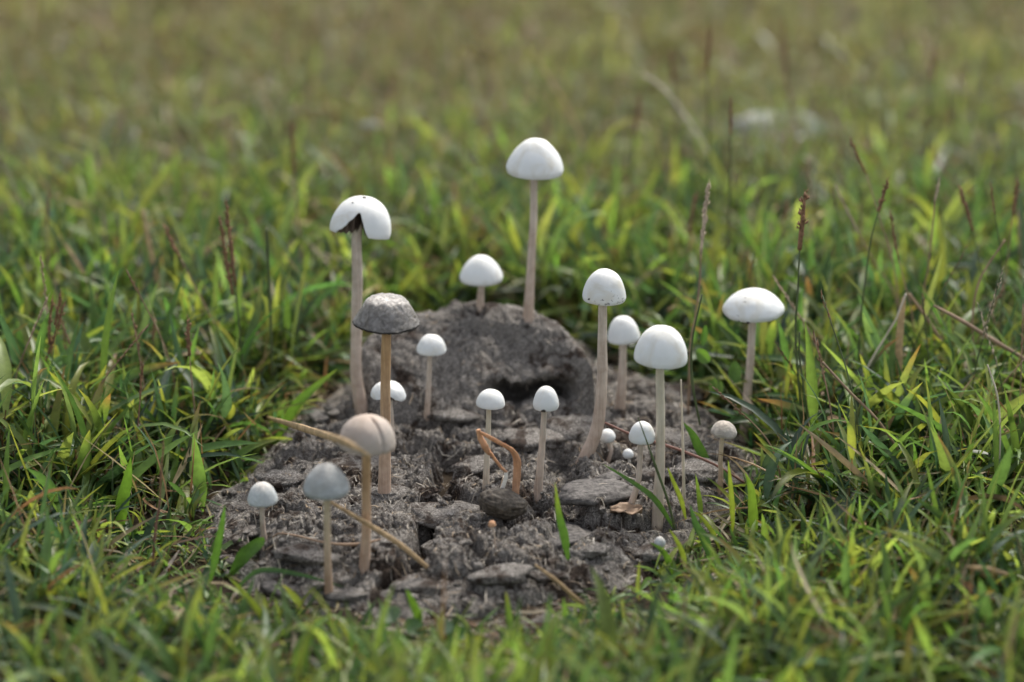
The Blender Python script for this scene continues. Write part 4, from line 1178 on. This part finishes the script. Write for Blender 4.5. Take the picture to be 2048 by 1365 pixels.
# ------------------------------------------------------------------ single blades traced from the photograph
def blade(label, pts, wid, col, depth=None, foot=None, tip=None, fold=.18, dys=None, name='grass_blade', cat='grass blade', parent=None, roll=0.0):
    f = on_surface(*foot) if foot else None
    yd = depth if depth is not None else f[1]
    P = [on_plane(u, v_, yd + (dys[i] if dys else 0)) for i, (u, v_) in enumerate(pts)]
    P = spline(np.array(P), 15)
    k_ = mpp(yd)
    s = np.linspace(0, 1, 15)
    prof = np.clip((.35 + .65 * np.minimum(1, s / .3)) * (1 - s ** 2.4) ** .85, .02, 1) * wid * .5 * k_
    T = np.gradient(P, axis=0); T /= np.linalg.norm(T, axis=1)[:, None]
    view_ = np.array([0, -math.cos(PITCH + .25), math.sin(PITCH + .25)])
    V = []; C = []
    col = np.array(col); tip = np.array(tip if tip is not None else col * 1.1)
    for i in range(15):
        S = np.cross(T[i], view_); S /= np.linalg.norm(S) + 1e-9
        nn = np.cross(S, T[i])
        S = S * math.cos(roll) + nn * math.sin(roll)
        nn = np.cross(S, T[i])
        V += [P[i] + S * prof[i] + nn * prof[i] * fold, P[i] - nn * prof[i] * fold, P[i] - S * prof[i] + nn * prof[i] * fold]
        c = col * (1 - max(0, (s[i] - .6) / .4)) + tip * max(0, (s[i] - .6) / .4)
        C += [c, c * 1.15, c]
    F = [(3 * i + c, 3 * i + c + 1, 3 * i + 4 + c, 3 * i + 3 + c) for i in range(14) for c in (0, 1)]
    b = P[0].copy()
    if parent is None:
        o = mesh_obj(name, np.array(V) - b, F, M_LEAF, None, col=np.array(C)); o.location = b
        return tag(o, label, cat)
    return mesh_obj(name, V, F, M_LEAF, parent, col=np.array(C))
G1, G2, G3, GY = (.085, .165, .025), (.06, .13, .026), (.045, .10, .034), (.17, .22, .035)
blade('long bright green blade leaning over the left edge of the pat towards the wrinkled mushroom', [(548, 890), (590, 815), (630, 775), (676, 738)], 22, G1, foot=(548, 892), tip=(.14, .2, .03))
blade('thin arching green blade curving right in the grass left of the pat', [(330, 940), (318, 860), (270, 800), (196, 757)], 10, G2, foot=(332, 945))
blade('broad green blade leaning over the left front edge of the pat', [(462, 1150), (490, 1110), (520, 1085), (528, 1075)], 32, G2, foot=(462, 1158))
blade('upright broad green blade left of the crackled mushroom', [(240, 1070), (245, 1010), (255, 960), (262, 915)], 30, G1, foot=(240, 1078))
blade('slim green blade in front of the crackled mushroom leaning right', [(420, 1165), (432, 1110), (444, 1050), (450, 1010)], 18, G2, foot=(420, 1170))
blade('blurred green blade arching low across the front of the pat', [(470, 1180), (520, 1142), (600, 1150), (690, 1175)], 12, G3, foot=(470, 1200))
blade('upright twisted green blade standing on the pat in front of the egg-shaped mushroom', [(1136, 1120), (1128, 1070), (1118, 1030), (1110, 965)], 20, G2, foot=(1138, 1128), tip=GY)
blade('yellow-tipped blade lying along the right front of the pat', [(1160, 1068), (1200, 1085), (1240, 1105), (1285, 1130)], 14, GY, foot=(1160, 1078), tip=(.3, .25, .05))
blade('long green blade leaning left across the foot of the creamy stem', [(1350, 1060), (1310, 1000), (1265, 965), (1205, 928)], 13, G2, foot=(1352, 1070), depth=1.02)
blade('bright green upright blade in the right-hand foreground beside the pat', [(1510, 1090), (1506, 1030), (1502, 980), (1490, 945)], 22, (.12, .2, .03), foot=(1510, 1098))
blade('short bright blade rising just in front of the tiny greyish button mushroom', [(1345, 1150), (1336, 1120), (1322, 1100), (1300, 1085)], 15, G1, foot=(1346, 1156))
blade('yellowish upright blade right of the tiny greyish button mushroom', [(1372, 1150), (1366, 1110), (1352, 1080), (1338, 1058)], 12, GY, foot=(1373, 1156))
blade('dark green broad blade at the right front corner of the pat', [(1420, 1120), (1410, 1080), (1392, 1050), (1380, 1010)], 22, G3, foot=(1421, 1128))
blade('slim pale blade leaning left at the right front corner of the pat', [(1440, 1100), (1425, 1065), (1402, 1035), (1384, 1022)], 11, GY, foot=(1442, 1108))
blade('bright upright blade behind the right front corner of the pat', [(1402, 1046), (1400, 1010), (1396, 980), (1391, 948)], 12, (.13, .2, .04), foot=(1403, 1052))
blade('narrow yellow-green blade pointing up in front of the pat at right', [(1466, 1080), (1464, 1010), (1460, 960), (1456, 920)], 12, GY, foot=(1466, 1090))
blade('pair-like yellow blade pointing up left near the creamy stem foot', [(1372, 1040), (1362, 1000), (1345, 960), (1335, 935)], 11, GY, foot=(1374, 1048))
blade('broad bright green blade slanting in the dense grass right of the pat', [(1756, 935), (1775, 890), (1800, 860), (1826, 832)], 40, G1, foot=(1755, 945), tip=(.1, .18, .03))
blade('broad blue-green blade hanging down in the right grass', [(1806, 952), (1830, 985), (1845, 1020), (1852, 1050)], 30, G3, foot=(1840, 1075))
blade('thin yellowish blade slanting right from the foot of the broad flat mushroom', [(1620, 920), (1580, 890), (1540, 860), (1506, 826)], 11, GY, foot=(1622, 925))
blade('upright yellow-green blade standing right of the broad flat mushroom foot', [(1640, 920), (1646, 890), (1640, 860), (1630, 830)], 16, (.13, .2, .03), foot=(1642, 930))
blade('green blade standing across the pat left of the dry brownish mushroom', [(1420, 928), (1400, 900), (1385, 870), (1366, 845)], 22, G2, foot=(1424, 936))
blade('long pale green blade slanting up left behind the bell mushrooms', [(1500, 720), (1470, 680), (1440, 640), (1404, 606)], 16, (.16, .19, .05), foot=(1502, 760))
blade('yellow-green blade above the broad flat mushroom bending left', [(1690, 612), (1660, 590), (1640, 565), (1622, 545)], 14, GY, foot=(1692, 720))
blade('green blade crossing the cap of the half hidden white mushroom', [(1310, 690), (1290, 676), (1260, 668), (1224, 658)], 12, G2, foot=(1330, 790))
blade('second green blade tip crossing the cap of the half hidden white mushroom, the upper one', [(1300, 668), (1280, 660), (1255, 650), (1234, 642)], 9, G3, foot=(1330, 792))
blade('blurred long pale blade in the lower left foreground slanting down right', [(420, 1370), (380, 1320), (335, 1265), (292, 1215)], 20, GY, depth=.90)
blade('blurred pale yellow blade near the bottom left slanting up to the left', [(350, 1390), (320, 1340), (290, 1300), (265, 1262)], 18, GY, depth=.89)
blade('blurred slim yellow-green blade slanting up to the front edge of the pat at left', [(560, 1290), (530, 1240), (490, 1190), (456, 1152)], 17, GY, depth=.93)
blade('blurred upright green blade at the front edge below the cracked crust', [(840, 1265), (835, 1230), (822, 1200), (812, 1178)], 20, G1, foot=(842, 1280))
blade('blurred upright yellowish blade at the bottom centre', [(925, 1375), (930, 1330), (933, 1290), (934, 1262)], 15, GY, depth=.90)

# the small round-leaved plant beside the plain bell mushroom
def round_leaf(root, u, v_, wpx, hpx, y, ang=0.0, col=G1, tilt=.5):
    k_ = mpp(y)
    c = on_plane(u, v_, y)
    V = []; C = []
    nr, na = 5, 18
    V.append(np.zeros(3)); C.append(col)
    for i in range(1, nr + 1):
        for j in range(na):
            a = 2 * math.pi * j / na
            q = i / nr
            e = 1 + .12 * max(0, math.cos(a)) ** 6
            x_, y_ = q * math.cos(a) * hpx / 2 * k_ * e, q * math.sin(a) * wpx / 2 * k_
            V.append(np.array([y_, -.35 * abs(y_) + .18 * x_ - q * q * .0006, x_])); C.append(np.array(col) * (1.15 if j in (0, 9) else 1))
    V = np.array(V)
    M = np.array(Matrix.Rotation(ang, 3, 'Y') @ Matrix.Rotation(-tilt, 3, 'X'))
    V = V @ M.T + c
    F = [(0, 1 + (j + 1) % na, 1 + j) for j in range(na)]
    for i in range(nr - 1):
        F += [(1 + i * na + j, 1 + i * na + (j + 1) % na, 1 + (i + 1) * na + (j + 1) % na, 1 + (i + 1) * na + j) for j in range(na)]
    return mesh_obj('leaf', V, F, M_LEAF, root, col=np.array([np.array(q, float) for q in C]))
def herb(label, foot, stem, lv, cat='small plant'):
    f = on_surface(*foot)
    root = thing('herb', f, label, cat)
    P = [on_plane(u, v_, f[1]) for u, v_ in stem] + [f - [0, 0, .002]]
    V, F = tube(spline(P, 20), [2 * mpp(f[1]), 2.6 * mpp(f[1])], 7)
    mesh_obj('stem', V, F, M_STALKG, root)
    for (u, v_, w_, h_, a, c, tl) in lv:
        round_leaf(root, u, v_, w_, h_, f[1] - .001, a, c, tl)
    return root
herb('small herb with three round bright leaves right of the plain bell mushroom', (1490, 880), [(1408, 728), (1424, 745), (1450, 780), (1478, 830)],
     [(1407, 712, 26, 34, R(-50), (.085, .165, .03), .3), (1469, 748, 26, 46, R(5), (.07, .14, .03), .4), (1433, 776, 30, 36, R(-15), (.09, .165, .03), .5), (1408, 672, 14, 40, R(8), G2, .0)])
herb('blurred low herb with round glaucous leaves at the front edge, left of centre', (800, 1290), [(790, 1240), (798, 1265)],
     [(785, 1232, 44, 40, R(-20), (.10, .16, .09), .9), (826, 1256, 46, 40, R(30), (.07, .14, .05), .8), (808, 1284, 40, 34, R(0), (.07, .14, .04), .9)])
herb('blurred low herb with round pale leaves at the front edge, centre', (890, 1300), [(888, 1260), (890, 1280)],
     [(888, 1256, 38, 36, R(10), (.11, .17, .11), .9), (925, 1272, 56, 34, R(40), (.06, .13, .03), .9), (868, 1288, 40, 34, R(-40), (.07, .15, .04), .8)])
herb('blurred low herb with round green leaves near the front edge, right of centre', (1150, 1300), [(1140, 1255), (1146, 1280)],
     [(1140, 1250, 40, 38, R(-10), (.08, .15, .06), .8), (1175, 1270, 44, 36, R(35), (.07, .14, .04), .9), (1110, 1275, 40, 32, R(-45), (.06, .13, .04), .9)])
